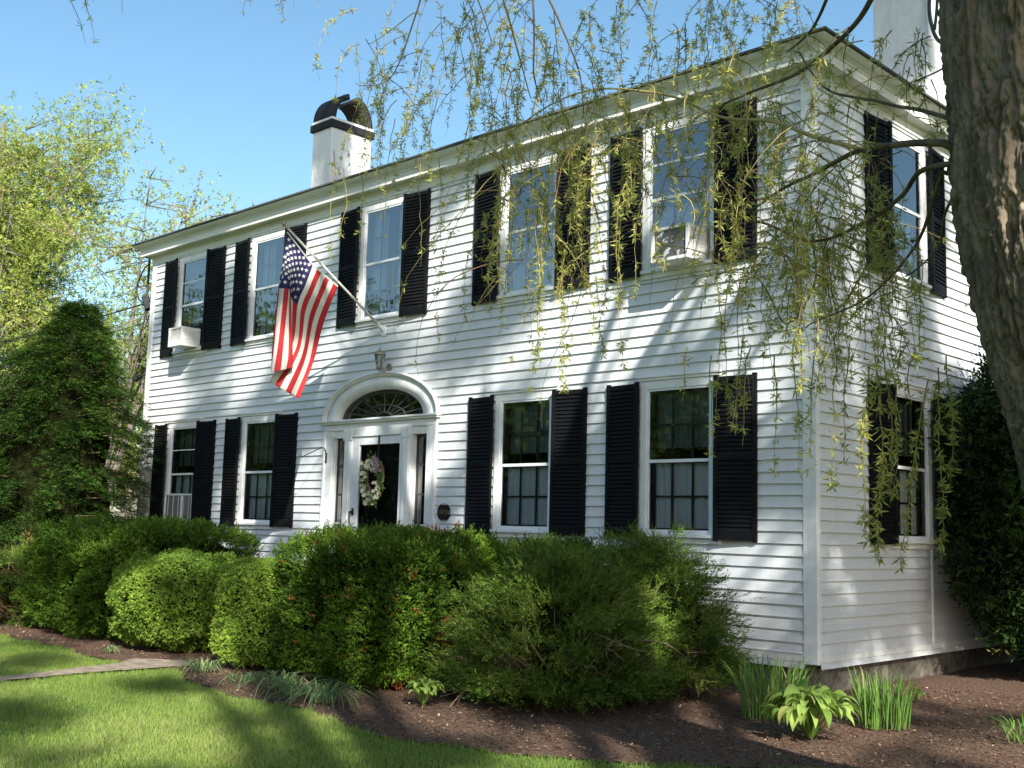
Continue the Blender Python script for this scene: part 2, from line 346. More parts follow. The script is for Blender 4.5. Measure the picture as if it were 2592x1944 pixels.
def siding(name, a0, a1, ztop, ops, place, cut=None):
    """lapped boards: along a, bottom edge proud, real geometry; place(a, out, z) -> xyz"""
    mb = MB(); n = int((ztop-ZC)/S)+3; m = M['siding']
    for i in range(-1, n):
        z0 = ZC+(i-1)*S; z1 = z0+S
        if z0 >= ztop: break
        z1 = min(z1, ztop)
        cuts = sorted({z0, z1, *[z for o in ops for z in o[2:] if z0 < z < z1]})
        rw = (random.random()-.5)*.0012
        for za, zb in zip(cuts[:-1], cuts[1:]):
            zm = (za+zb)/2; sp = [(o[0], o[1]) for o in ops if o[2] < zm < o[3]]
            if cut:
                c = cut(zm)
                if c: sp.append(c)
            sp.sort(); cur = a0; iv = []
            for s0, s1 in sp:
                if s0 > cur: iv.append((cur, s0))
                cur = max(cur, s1)
            if cur < a1: iv.append((cur, a1))
            ya = .027-.022*(za-z0)/S+rw; yb = .027-.022*(zb-z0)/S+rw
            for p, q in iv:
                k = max(1, int((q-p)/1.2))      # slight waviness of old boards
                for j in range(k):
                    u0 = p+(q-p)*j/k; u1 = p+(q-p)*(j+1)/k
                    w0 = .0022*math.sin(u0*1.7+i*2.1); w1 = .0022*math.sin(u1*1.7+i*2.1)
                    mb.add([place(u0, ya, za+w0), place(u1, ya, za+w1), place(u1, yb, zb+.001), place(u0, yb, zb+.001)], [(0, 1, 2, 3)], m)
                    if za == z0: mb.add([place(u0, ya, za+w0), place(u1, ya, za+w1), place(u1, .002, za+w1), place(u0, .002, za+w0)], [(3, 2, 1, 0)], m)
    return mb.build(name, house)
FR = lambda a, o, z: (a, -o, z)
SR = lambda a, o, z: (o, a, z)
siding('front_siding', -LN+.11, -.11, 5.80, openings, FR, door_cut)
siding('side_siding', .04, DEP, 5.80, side_op, SR)
mb = MB()
mb.box(-LN, -LN+.01, 0, DEP, .2, 5.8, M['siding']); mb.box(-LN, 0, DEP, DEP+.01, .2, 5.8, M['siding'])
mb.build('rear_siding', house)
for (x0, x1, y0, y1) in ((-.112, .028, -.028, .042), (-LN-.012, -LN+.112, -.028, .042)):
    bevel(MB_o := (lambda b: (b.box(x0, x1, y0, y1, .262, 5.72, M['trim']), b.build('corner_board', house))[1])(MB()))
mb = MB(); mb.box(-LN+.12, -.12, -.024, 0, .275, .345, M['trim']); mb.box(0, .024, .044, DEP, .275, .345, M['trim']); mb.box(-LN+.12, -.12, -.032, 0, .345, .36, M['trim']); bevel(mb.build('water_table', house), .003)
mb = MB()
for (x0, x1, y0, y1) in ((-LN+.06, -.05, .05, .35), (-.35, -.05, .35, DEP)):
    mb.box(x0, x1, y0, y1, -.3, .272, M['stone'])
mb.build('foundation', house)
# cornice: profile swept round the building
def ring(prof, m, name, x0=-LN, x1=0., y0=0., y1=DEP):
    b = MB(); vs = []
    for e, z in prof: vs += [(x0-e, y0-e, z), (x1+e, y0-e, z), (x1+e, y1+e, z), (x0-e, y1+e, z)]
    fs = []
    for i in range(len(prof)-1):
        for j in range(4): fs.append((i*4+j, i*4+(j+1) % 4, (i+1)*4+(j+1) % 4, (i+1)*4+j))
    b.add(vs, fs, m); return b.build(name, house)
ring([(.0, 5.655), (.03, 5.655), (.03, 5.76), (.045, 5.765), (.05, 5.80), (.165, 5.80), (.165, 5.795), (.175, 5.795), (.175, 5.885), (.185, 5.89), (.19, 5.905), (.215, 5.925), (.245, 5.935), (.27, 5.955), (.278, 5.965), (.278, 5.982), (.0, 5.99)], M['cornice'], 'cornice')
roof = MB(); e = .31; zr = 5.985; pitch = .30; hy = DEP/2+e; zt = zr+.02+hy*pitch
A = [(-LN-e, -e, zr), (e, -e, zr), (e, DEP+e, zr), (-LN-e, DEP+e, zr)]; Bt = [(x, y, zr+.022) for x, y, z in A]
r0 = (-LN-e+hy, DEP/2, zt); r1 = (e-hy, DEP/2, zt)
roof.add(A+Bt+[r0, r1], [(0, 1, 5, 4), (1, 2, 6, 5), (2, 3, 7, 6), (3, 0, 4, 7), (4, 5, 9, 8), (5, 6, 9), (6, 7, 8, 9), (7, 4, 8), (3, 2, 1, 0)], M['roof'])
roof = roof.build('roof', house)
# ---- windows
def plate(place, mb, a0, a1, o0, o1, z0, z1, m):
    p, q = place(a0, o0, z0), place(a1, o1, z1)
    mb.box(min(p[0], q[0]), max(p[0], q[0]), min(p[1], q[1]), max(p[1], q[1]), z0, z1, m)
def window(place, x, zb, zt, zr, drape, label=None, wid=GW, bar=False):
    w0, w1 = x, x+wid
    fr = MB(); c = .105
    T = M['trim']
    plate(place, fr, w0-c, w0-.018, -.10, .034, zb-.03, zt+c, T); plate(place, fr, w1+.018, w1+c, -.10, .034, zb-.03, zt+c, T)
    plate(place, fr, w0-.018, w1+.018, -.10, .034, zt+.018, zt+c, T)
    plate(place, fr, w0-c-.02, w1+c+.02, .0, .050, zt+c, zt+c+.028, T)
    plate(place, fr, w0-c-.035, w1+c+.035, .0, .065, zt+c+.028, zt+c+.05, T)
    wn = bevel(fr.build('window', house), .003)
    sl_ = MB(); plate(place, sl_, w0-c-.055, w1+c+.055, -.10, .085, zb-.062, zb-.03, T); plate(place, sl_, w0-c-.02, w1+c+.02, -.02, .045, zb-.118, zb-.062, T)
    bevel(sl_.build('sill', wn), .004)
    st = MB(); A_ = M['alum']; t = .022
    plate(place, st, w0-.017, w0+t*.3, .004, .026, zb-.029, zt+.017, A_); plate(place, st, w1-t*.3, w1+.017, .004, .026, zb-.029, zt+.017, A_)
    plate(place, st, w0+t*.3, w1-t*.3, .004, .026, zt-.004, zt+.017, A_); plate(place, st, w0+t*.3, w1-t*.3, .004, .026, zb-.029, zb+.012, A_)
    plate(place, st, w0+t*.3, w1-t*.3, .0, .022, zr-.016, zr+.016, A_)
    if bar: zq = (zr+zt)/2+.02; plate(place, st, w0+t*.3, w1-t*.3, .004, .018, zq-.009, zq+.009, A_)
    st.build('storm_sash', wn)
    mu = MB(); k = .010; mm = M['muntin']
    for za, zc_ in ((zr+.02, zt), (zb+.01, zr-.02)):
        for f in (1/3, 2/3): plate(place, mu, w0+wid*f-k, w0+wid*f+k, -.060, -.044, za, zc_, mm)
        zm = (za+zc_)/2; plate(place, mu, w0+.03, w1-.03, -.0585, -.0455, zm-k, zm+k, mm)
    for a_, b_ in ((w0-.017, w0+.03), (w1-.03, w1+.017)): plate(place, mu, a_, b_, -.062, -.042, zb-.02, zt+.01, mm)
    plate(place, mu, w0+.03, w1-.03, -.062, -.042, zr-.02, zr+.02, mm); plate(place, mu, w0+.03, w1-.03, -.062, -.042, zb-.02, zb+.03, mm); plate(place, mu, w0+.03, w1-.03, -.062, -.042, zt-.02, zt+.01, mm)
    mu.build('muntins', wn)
    gl = MB()
    for za, zc_, o in ((zr+.016, zt-.004, .014), (zb+.012, zr-.016, .010)):
        gl.add([place(w0+.007, o, za), place(w1-.007, o, za), place(w1-.007, o, zc_), place(w0+.007, o, zc_)], [(0, 1, 2, 3)], M['glass' if zb < 3 else 'glassup'])
    gl.build('glass', wn)
    # curtains with real folds, and the dim room behind
    cu_ = MB(); n = 60
    def drapery(z0, z1, a0, a1, m, dep, amp, fr_):
        vs = []
        for j in range(n+1):
            a = a0+(a1-a0)*j/n; o = -dep-amp*(math.sin(a*fr_)+.5*math.sin(a*fr_*2.3+1)); o2 = -dep-amp*1.3*(math.sin(a*fr_+.4)+.5*math.sin(a*fr_*2.3+1.6))
            vs += [place(a, o, z1), place(a, o2, z0)]
        cu_.add(vs, [(2*j, 2*j+1, 2*j+3, 2*j+2) for j in range(n)], m)
    g = M['curtain']
    if drape == 'cafe': drapery(zb-.02, zr-.02, w0-.02, w1+.02, g, .085, .010, 70); drapery(zr+.14, zt+.02, w0-.02, w1+.02, M['shade'], .13, .008, 30)
    elif drape == 'full': drapery(zb-.02, zt+.02, w0-.02, w1+.02, g, .13, .016, 55)
    elif drape == 'low': drapery(zb-.02, zr-.06, w0-.02, w1+.02, g, .10, .016, 48)
    elif drape == 'parted': drapery(zb-.02, zt+.02, w0-.02, w0+wid*.38, g, .13, .016, 60); drapery(zb-.02, zt+.02, w1-wid*.3, w1+.02, g, .13, .016, 60)
    elif drape == 'shade': drapery(zb-.02, zr, w0-.02, w0+wid*.42, g, .13, .014, 60); drapery(zb-.02, zr, w1-wid*.36, w1+.02, g, .13, .014, 60); drapery(zr+.02, zt+.02, w0-.02, w1+.02, M['shade'], .15, .004, 20)
    cu_.build('curtain', wn)
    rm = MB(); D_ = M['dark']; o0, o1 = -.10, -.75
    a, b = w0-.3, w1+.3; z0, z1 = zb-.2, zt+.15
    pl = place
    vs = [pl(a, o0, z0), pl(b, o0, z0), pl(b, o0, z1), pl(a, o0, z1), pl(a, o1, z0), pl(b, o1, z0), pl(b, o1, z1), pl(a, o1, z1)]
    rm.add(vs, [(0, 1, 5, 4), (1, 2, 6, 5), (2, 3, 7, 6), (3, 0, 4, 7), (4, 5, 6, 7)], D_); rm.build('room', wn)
    if label: wn['label'] = label
    return wn
def shutter(place, hinge, outer, z0, z1, label=None):
    """louvred shutter hung from the casing face, its outer edge leaning back to the wall"""
    h = np.array(place(hinge, .088, 0)); o = np.array(place(outer, .036, 0)); u = (o-h); wd = np.linalg.norm(u); u /= wd
    up = np.array([0, 0, 1.]); n = np.cross(u, up); 
    if np.dot(n, np.array(place(0, 1, 0))-np.array(place(0, 0, 0))) < 0: n = -n
    b = MB(); K = M['black']; t = .015
    def bar(a0, a1, za, zb_, th=t): b.obox(h+u*(a0+a1)/2+up*(za+zb_)/2, u*(a1-a0)/2, up*(zb_-za)/2, n*th, K)
    s = .045
    bar(0, s, z0-.012, z1+.012); bar(wd-s, wd, z0-.012, z1+.012)
    zm = z0+(z1-z0)*.5
    for za, zb_ in ((z0+.0, z0+.09), (zm-.028, zm+.028), (z1-.055, z1-.005)): bar(s, wd-s, za, zb_, t*.9)
    for za, zb_ in ((z0+.09, zm-.028), (zm+.028, z1-.055)):
        k = int((zb_-za)/.040)
        for i in range(k):
            zc_ = za+(i+.5)*(zb_-za)/k
            d = (up*.024-n*.011); nn = np.cross(u, d); nn /= np.linalg.norm(nn)
            b.obox(h+u*wd/2+up*zc_, u*(wd/2-s), d, nn*.0028, K)
    o_ = b.build('shutter', house)
    if label: o_['label'] = label
    return o_
drp = {(0, 0): 'cafe', (0, 1): 'cafe', (0, 3): 'cafe', (0, 4): 'cafe', (1, 0): 'shade', (1, 1): 'parted', (1, 2): 'parted', (1, 3): 'low', (1, 4): 'low'}
for row, Z in ((0, ZL), (1, ZU)):
    for i, x in enumerate(WX):
        if row == 0 and i == 2: continue
        window(FR, x, Z[0], Z[1], Z[2], drp[(row, i)], bar=(row == 1 and i in (0, 4)) or (row == 0 and i == 0))
        z0, z1 = Z[0]-.075, Z[1]+.085
        shutter(FR, x-.105+.015, x-.105-.435, z0, z1); 
        shutter(FR, x+GW+.105-.015, x+GW+.105+.435, z0, z1)
for y, Z in ((1.527, ZL), (1.527, ZU), (4.07, ZU), (4.07, ZL)):
    window(SR, y, Z[0], Z[1], Z[2], 'cafe' if Z is ZL else 'low', wid=.74)
    shutter(SR, y-.105+.015, y-.105-.44, Z[0]-.075, Z[1]+.085); shutter(SR, y+.74+.105-.015, y+.74+.105+.44, Z[0]-.075, Z[1]+.085)
b = MB(); b.tube([(.03, 2.33, 1.29), (.03, 2.33, .33)], .016, M['trim'], 8); b.build('conduit', house)
# ---- door surround
T = M['trim']; Z0 = .40; ZE = 2.625
d = MB()
d.box(DX-1.133, DX-.945, -.036, .10, Z0, ZE, T); d.box(DX+.945, DX+1.133, -.036, .10, Z0, ZE, T)      # outer casings
d.box(DX-1.133, DX-1.09, -.052, -.036, Z0, ZE, T); d.box(DX+1.09, DX+1.133, -.052, -.036, Z0, ZE, T)
for sx in (-1, 1):
    a, c = sorted((DX+sx*.515, DX+sx*.665)); d.box(a, c, -.05, .10, Z0, ZE, T)
    a, c = sorted((DX+sx*.535, DX+sx*.645)); d.box(a, c, -.064, -.05, Z0+.2, ZE-.14, T)
    a, c = sorted((DX+sx*.50, DX+sx*.68)); d.box(a, c, -.068, -.05, ZE-.14, ZE, T)
    a, c = sorted((DX+sx*.665, DX+sx*.945)); d.box(a, c, -.02, .10, ZE-.10, ZE, T); d.box(a, c, -.0, .10, Z0, 1.33, T); d.box(a, c, -.05, .0, 1.30, 1.34, T)
d.box(DX-1.133, DX+1.133, -.042, .10, ZE, ZE+.085, T)
d.box(DX-1.17, DX+1.17, -.085, .02, ZE+.085, ZE+.11, T); d.box(DX-1.185, DX+1.185, -.11, .02, ZE+.11, ZE+.135, T)
surround = bevel(d.build('door_surround', house), .004)
zE = ZE+.135
def arch(mb, a0, b0, a1, b1, y0, y1, m, n=48):
    vs = []
    for i in range(n+1):
        t = math.pi*i/n; cx, sz = math.cos(t), math.sin(t)
        for (a, b_) in ((a0, b0), (a1, b1)):
            for y in (y0, y1): vs.append((DX+a*cx, y, zE+b_*sz))
    fs = []
    for i in range(n):
        o = i*4; p = o+4
        fs += [(o, o+2, p+2, p), (o+1, p+1, p+3, o+3), (o, p, p+1, o+1), (o+2, o+3, p+3, p+2)]
    mb.add(vs, fs, m)
ar = MB(); arch(ar, .87, .375, 1.13, .565, -.036, .12, T); arch(ar, 1.09, .535, 1.15, .585, -.058, -.036, T); arch(ar, 1.13, .565, 1.165, .60, -.075, -.0, T); ar.build('arch_moulding', surround, True)
fan = MB(); K = M['muntin']; arch(fan, .80, .325, .87, .375, .06, .085, K)
for i in range(1, 10):
    t = math.pi*i/10; fan.tube([(DX+.16*math.cos(t), .062, zE+.07*math.sin(t)), (DX+.81*math.cos(t), .062, zE+.33*math.sin(t))], .009, K, 5)
arch(fan, .15, .07, .18, .09, .05, .075, K, 20); arch(fan, .42, .17, .435, .18, .05, .07, K, 30)
fl = fan.build('fanlight', house)
g = MB(); n = 32; g.add([(DX, .07, zE+.002)]+[(DX+.84*math.cos(math.pi*i/n), .07, zE+.35*math.sin(math.pi*i/n)) for i in range(n+1)], [(0, i+1, i+2) for i in range(n)], M['glass']); g.build('glass', fl)
rm = MB(); rm.box(DX-1.0, DX+1.0, .55, .56, .3, 3.35, M['dark']); rm.box(DX-.72, DX-.70, .1, .55, .3, 2.6, M['dark']); rm.box(DX+.70, DX+.72, .1, .55, .3, 2.6, M['dark'])
rm.box(DX-1.0, DX+1.0, .12, .55, 3.3, 3.31, M['dark']); rm.box(DX-1.0, DX-.99, .12, .55, .3, 3.3, M['dark']); rm.box(DX+.99, DX+1.0, .12, .55, .3, 3.3, M['dark']); rm.build('hall', surround)
rv = MB(); rv.box(DX-.945, DX-.935, .02, .10, 1.34, ZE-.1, T); rv.build('reveal', surround)
for sx in (-1, 1):
    a, c = sorted((DX+sx*.672, DX+sx*.94)); sd = MB()
    sd.box(a, a+.025, .05, .075, 1.34, ZE-.10, K); sd.box(c-.025, c, .05, .075, 1.34, ZE-.1, K); sd.box(a+.025, c-.025, .05, .075, 1.34, 1.42, K); sd.box(a+.025, c-.025, .05, .075, ZE-.13, ZE-.1, K)
    for z in (1.78, 2.15): sd.box(a+.025, c-.025, .052, .073, z-.012, z+.012, K)
    sd.box(a+.025, c-.025, .044, .05, 1.395, 1.41, M['alum'])
    so_ = sd.build('sidelight', house)
    gg = MB(); gg.add([(a+.02, .06, 1.4), (c-.02, .06, 1.4), (c-.02, .06, ZE-.12), (a+.02, .06, ZE-.12)], [(0, 1, 2, 3)], M['glass']); gg.build('glass', so_)
    cc = MB(); n = 24; x0, x1 = a+.09, c-.01; vs = []
    for j in range(n+1):
        x = x0+(x1-x0)*j/n; y = .16+.012*math.sin(x*110); vs += [(x, y, 2.5), (x, y, 1.35)]
    cc.add(vs, [(2*j, 2*j+1, 2*j+3, 2*j+2) for j in range(n)], M['curtain']); cc.build('curtain', so_)
# storm door and the dark door behind
sd = MB(); x0, x1 = DX-.51, DX+.51; y0, y1 = -.028, .012
sd.box(x0, x0+.135, y0, y1, Z0, 2.53, M['alum']); sd.box(x1-.075, x1, y0, y1, Z0, 2.53, M['alum']); sd.box(x0+.135, x1-.075, y0, y1, 2.42, 2.53, M['alum']); sd.box(x0+.135, x1-.075, y0, y1, Z0, .62, M['alum'])
sd.box(DX-.515, DX+.515, -.05, .1, 2.53, ZE, T)
sdo = bevel(sd.build('storm_door', house), .004)
hd = MB(); hx = x0+.055
hd.tube([(hx, -.03, 1.56), (hx, -.075, 1.56), (hx-.005, -.085, 1.50), (hx+.005, -.08, 1.42), (hx+.03, -.07, 1.37)], .009, M['iron'], 6); hd.box(hx-.02, hx+.02, -.04, -.028, 1.51, 1.60, M['iron']); hd.box(hx-.03, hx+.03, -.075, -.04, 1.535, 1.56, M['iron']); hd.build('handle', sdo)
gg = MB(); gg.add([(x0+.13, -.005, .62), (x1-.075, -.005, .62), (x1-.075, -.005, 2.42), (x0+.13, -.005, 2.42)], [(0, 1, 2, 3)], glassmat('storm_door_glass', .02)); gg.build('glass', sdo)
dr = MB(); dr.box(DX-.5, DX+.5, .085, .12, Z0, 2.6, M['door'])
for sx in (-.24, .24):
    for za, zb_ in ((.6, 1.15), (1.3, 2.0), (2.1, 2.4)): dr.box(DX+sx-.16, DX+sx+.16, .072, .085, za, zb_, M['door'])
dro = bevel(dr.build('door', house), .006)
kn = MB(); kn.tube([(DX-.40, .085, 1.38), (DX-.40, .03, 1.38)], [.03, .028], M['brass'], 10); kn.box(DX-.44, DX-.36, .06, .072, 1.28, 1.5, M['brass']); kn.build('knob', dro)
st = MB(); st.box(DX-1.1, DX+1.1, -.75, -.0, -.2, .20, M['stone']); st.box(DX-.7, DX+.7, -.4, -.0, .2, .385, M['stone']); bevel(st.build('doorstep', house), .01)
# ---- chimneys
def chimney(x0, x1, y0, y1, z0, zt, cap=True):
    b = MB(); b.box(x0, x1, y0, y1, z0, zt, M['stucco']); ch = bevel(b.build('chimney', house), .015)
    if not cap: return ch
    bd = MB(); bd.box(x0-.045, x1+.045, y0-.045, y1+.045, zt, zt+.14, M['chblack']); bevel(bd.build('band', ch), .008)
    tb = MB(); tb.box(x0-.02, x1+.02, y0-.02, y1+.02, zt+.14, zt+.20, M['stucco']); bevel(tb.build('ledge', ch), .008)
    cp = MB(); ym = (y0+y1)/2; hw = (y1-y0)/2+.01; zz = zt+.20; H = .56
    for sgn in (-1, 1):
        vs = []; n = 14; tmax = math.pi*.5*.86
        for i in range(n+1):
            t = tmax*i/n
            for r_, in ((1.0,), (.80,)):
                y = ym+sgn*hw*math.cos(t)*r_; z = zz+H*math.sin(t)*(1.0 if r_ == 1 else .84)
                if i == n and r_ != 1: z -= .02
                for x in (x0, x1): vs.append((x, y, z))
        fs = []
        for i in range(n):
            o = i*4; p = o+4; fs += [(o, p, p+1, o+1), (o+2, o+3, p+3, p+2), (o, o+2, p+2, p), (o+1, p+1, p+3, o+3)]
        fs += [(0, 1, 3, 2), (n*4, n*4+2, n*4+3, n*4+1)]
        cp.add(vs, fs, M['chblack'])
    cp.build('cap', ch, True)
    return ch
CH1 = chimney(-12.24, -11.65, 3.0, 3.95, 5.9, 8.78)
CH2 = chimney(-.86, -.20, 3.0, 4.3, 5.9, 9.6)
# ================================================================== THINGS ON THE HOUSE
def ac_unit(place, x, z0, wd, h, out, label, style):
    base = place(x+wd/2, out/2, z0)
    t = thing('air_conditioner', label, 'air conditioner', base, 'window air conditioners')
    b = MB(); A_ = M['ac']; e = .03
    p = plate
    p(place, b, x, x+e, 0.03, out, z0, z0+h, A_); p(place, b, x+wd-e, x+wd, 0.03, out, z0, z0+h, A_)
    p(place, b, x+e, x+wd-e, 0.03, out, z0, z0+e, A_); p(place, b, x+e, x+wd-e, 0.03, out, z0+h-e, z0+h, A_)
    for k in range(9):       # side louvres cut as proud ribs
        p(place, b, x+wd, x+wd+.004, out*.35, out*.85, z0+.05+k*(h-.1)/9, z0+.05+k*(h-.1)/9+.012, M['ac'])
    bevel(b.build('case', t), .004)
    g = MB(); xm = x+wd*(.60 if style == 'wide' else .97)-.0
    p(place, g, x+e, min(xm, x+wd-e), out-.03, out-.02, z0+e, z0+h-e, M['scuffed' if style == 'scuff' else 'acgrille'])
    if style == 'wide':
        p(place, g, xm, xm+.03, out-.03, out+.002, z0+e, z0+h-e, M['ac'])
        p(place, g, xm+.03, x+wd-e, out-.03, out-.02, z0+e, z0+h-e, M['acgrille'])
    n = 0 if style == 'scuff' else int((h-.08)/.022)
    for k in range(n):
        z = z0+e+.012+k*(h-2*e-.02)/n; p(place, g, x+e, x+wd-e, out-.02, out-.012, z, z+.006, M['acgrille' if style != 'fine' else 'ac'])
    for k in range(0 if style == 'scuff' else 12 if style == 'fine' else 5):
        a = x+e+(wd-2*e)*(k+.5)/(12 if style == 'fine' else 5); p(place, g, a-.003, a+.003, out-.012, out-.006, z0+e, z0+h-e, M['ac'])
    g.build('grille', t)
    if style == 'scuff':
        sp = MB(); p(place, sp, x+wd, WX[4]+GW-.01, .028, .036, z0+.03, z0+h-.01, M['panel']); sp.build('side_panel', t)
    return t
ac_unit(FR, WX[0]+.27, ZU[0]-.02, .40, .30, .36, 'small white air conditioner in the upper window at the left end', 'fine')
ac_unit(FR, WX[4]+.26, ZU[0]-.045, .45, .345, .36, 'scuffed grey faced air conditioner in the upper window nearest the corner', 'scuff')
ac_unit(FR, WX[0]-.05, ZL[0]-.03, .84, .42, .07, 'white air conditioner sitting almost flush in the lower window behind the conifer', 'wide')
# window panel beside the upper units
# wall lantern
lt = thing('wall_lantern', 'weathered brass carriage lantern mounted above the door arch', 'lantern', (-6.05, 0, 3.42))
lx, ly = -6.08, -.17
b = MB(); B_ = M['brass']; b.tube([(-6.03, -.02, 3.40), (-6.03, -.035, 3.40)], .055, B_, 14); b.tube([(-6.03, -.03, 3.38), (-6.04, -.09, 3.33), (lx, ly, 3.335)], .012, B_, 6); b.build('bracket', lt)
b = MB(); n = 6
def hexr(z, r): return [(lx+r*math.cos(2*math.pi*k/n), ly+r*math.sin(2*math.pi*k/n), z) for k in range(n)]
lo_, hi_ = hexr(3.37, .045), hexr(3.58, .082)
for k in range(n): b.tube([lo_[k], hi_[k]], .005, B_, 5); b.tube([hi_[k], hi_[(k+1) % n]], .007, B_, 5); b.tube([lo_[k], lo_[(k+1) % n]], .007, B_, 5)
b.tube([(lx, ly, 3.335), (lx, ly, 3.36), (lx, ly, 3.375)], [.015, .04, .05], B_, 12)
b.tube([(lx, ly, 3.575), (lx, ly, 3.60), (lx, ly, 3.64), (lx, ly, 3.65), (lx, ly, 3.675), (lx, ly, 3.69)], [.095, .085, .035, .015, .018, .003], B_, 12); b.build('cage', lt)
b = MB(); b.add(hexr(3.375, .041)+hexr(3.575, .077), [(k, (k+1) % n, (k+1) % n+n, k+n) for k in range(n)], M['glass']); b.build('lens', lt)
for ch_ in lt.children:
    ch_.data.transform(Matrix.Translation((-6.05, -.08, 3.45)) @ Matrix.Scale(.84, 4) @ Matrix.Translation((6.05, .08, -3.45)))
# plaque
pq = thing('house_plaque', 'round dark bronze date plaque on the clapboards right of the door', 'plaque', (-4.915, -.03, 1.56))
b = MB(); px_, pz = -4.905, 1.562; b.tube([(px_, -.018, pz), (px_, -.04, pz), (px_, -.046, pz), (px_, -.040, pz), (px_, -.041, pz)], [.106, .106, .098, .09, .02], M['plaque'], 40); b.build('disc', pq, False)
fc = bpy.data.curves.new('digits', 'FONT'); fc.body = '1810'; fc.size = .088; fc.extrude = .003; fc.align_x = 'CENTER'; fc.align_y = 'CENTER'
fo = bpy.data.objects.new('digits_tmp', fc); COL.objects.link(fo); bpy.context.view_layer.update()
dg = bpy.context.evaluated_depsgraph_get(); me = bpy.data.meshes.new_from_object(fo.evaluated_get(dg)); COL.objects.unlink(fo); bpy.data.objects.remove(fo)
me.transform(Matrix.Translation((px_, -.047, pz)) @ Matrix.Rotation(R(90), 4, 'X')); me.materials.clear(); me.materials.append(M['bronze']); link('digits', me, pq)
# plant hanger bracket
hb = thing('plant_bracket', 'empty black iron plant bracket on the left door casing', 'bracket', (-7.27, -.04, 2.3))
b = MB(); b.tube(spline([(-7.27, -.045, 2.21), (-7.27, -.045, 2.33), (-7.27, -.065, 2.385), (-7.27, -.10, 2.40), (-7.27, -.18, 2.375), (-7.27, -.40, 2.275), (-7.27, -.435, 2.265), (-7.27, -.455, 2.30)], 5), .006, M['iron'], 6); b.build('arm', hb)
b = MB(); b.box(-7.285, -7.255, -.045, -.036, 2.20, 2.34, M['iron']); b.build('mounting_plate', hb)
# wreath
wr = thing('door_wreath', 'oval vine wreath with cream and white flowers hanging on the storm door', 'wreath', (DX+.0, -.06, 2.05))
wx, wz = DX+.02, 1.98
b = MB(); b.box(wx+.02-.006, wx+.02+.006, -.05, -.03, 2.18, 2.54, M['iron']); b.build('hook', wr)
b = MB()
for k in range(9):
    pts = []; ph = random.uniform(0, 6); rr = random.uniform(.9, 1.08)
    for i in range(31):
        t = 2*math.pi*i/30; q = rr+.06*math.sin(5*t+ph); pts.append((wx+.155*q*math.cos(t), -.07+.02*math.sin(7*t+ph), wz+.02+.22*q*math.sin(t)))
    b.tube(pts, .006, M['wood'], 5)
b.build('vine_ring', wr)
def petals(L, c, n, r, tint, mi, facing=(0.5, -1, 0.2)):
    f = unit(np.array([facing])+RNG.normal(size=(1, 3))*.3)[0]; a = unit(np.cross(f, [0, 0, 1.])[None])[0]; bb = np.cross(f, a)
    t = np.arange(n)*2*math.pi/n+RNG.random()*3; D = unit(np.cos(t)[:, None]*a+np.sin(t)[:, None]*bb+f*.35); W = unit(np.cross(D, f))
    L.add(leafdata(np.repeat([c], n, 0), D, W, r, r*.75), tint, mi)
L = Leaves(); gm = leafmat('wreath_leaf', (.05, .10, .02), (.22, .30, .08), None, .3)
fm = leafmat('cream_petal', (.62, .58, .34), (.80, .79, .70), None, .3); pm = leafmat('mauve_petal', (.34, .20, .28), (.55, .36, .46), None, .3)
for k in range(420):
    t = random.uniform(0, 6.28); 
    if random.random() < .5: t = random.choice([math.pi*random.uniform(.75, 1.75), random.uniform(-1.2, .3)])
    c = np.array([wx-.015+.17*math.cos(t)+random.gauss(0, .03), -.085-random.random()*.04, wz-.02+.24*math.sin(t)+random.gauss(0, .04)])
    D = unit(np.array([[random.gauss(0, 1), -.4, random.gauss(-.3, 1)]])); W = unit(np.cross(D, rnd(1)+[0, -1, 0]))
    L.add(leafdata(c[None], D, W, .06, .022), random.random(), 0)
for (fx, fz) in [(-.19, .13), (-.215, .06), (-.17, .06), (-.19, -.02), (-.2, -.09), (-.16, -.09), (-.18, -.17), (-.13, -.2), (.03, .17), (-.01, .12), (.05, .12), (.04, -.06), (.10, -.06), (.14, -.13), (.10, -.13), (.15, -.19), (.02, -.22), (-.05, -.2), (.06, -.26), (.0, -.28), (-.06, -.26), (-.11, -.30), (.04, -.33), (.12, -.24), (.0, .2)]:
    petals(L, np.array([wx+fx*1.0, -.12, wz+fz]), 6, .034, random.random(), 1)
for k in range(34):
    t = math.pi*random.uniform(.55, 1.95); petals(L, np.array([wx-.02+.17*math.cos(t)+random.gauss(0, .028), -.10-random.random()*.05, wz-.03+.24*math.sin(t)+random.gauss(0, .035)]), 6, .036, random.random(), 1)
for k in range(24): petals(L, np.array([wx+random.gauss(.03, .05), -.11, wz+random.gauss(.16, .06)]), 6, .036, random.random(), 2)
L.build('flowers', [gm, fm, pm], wr)
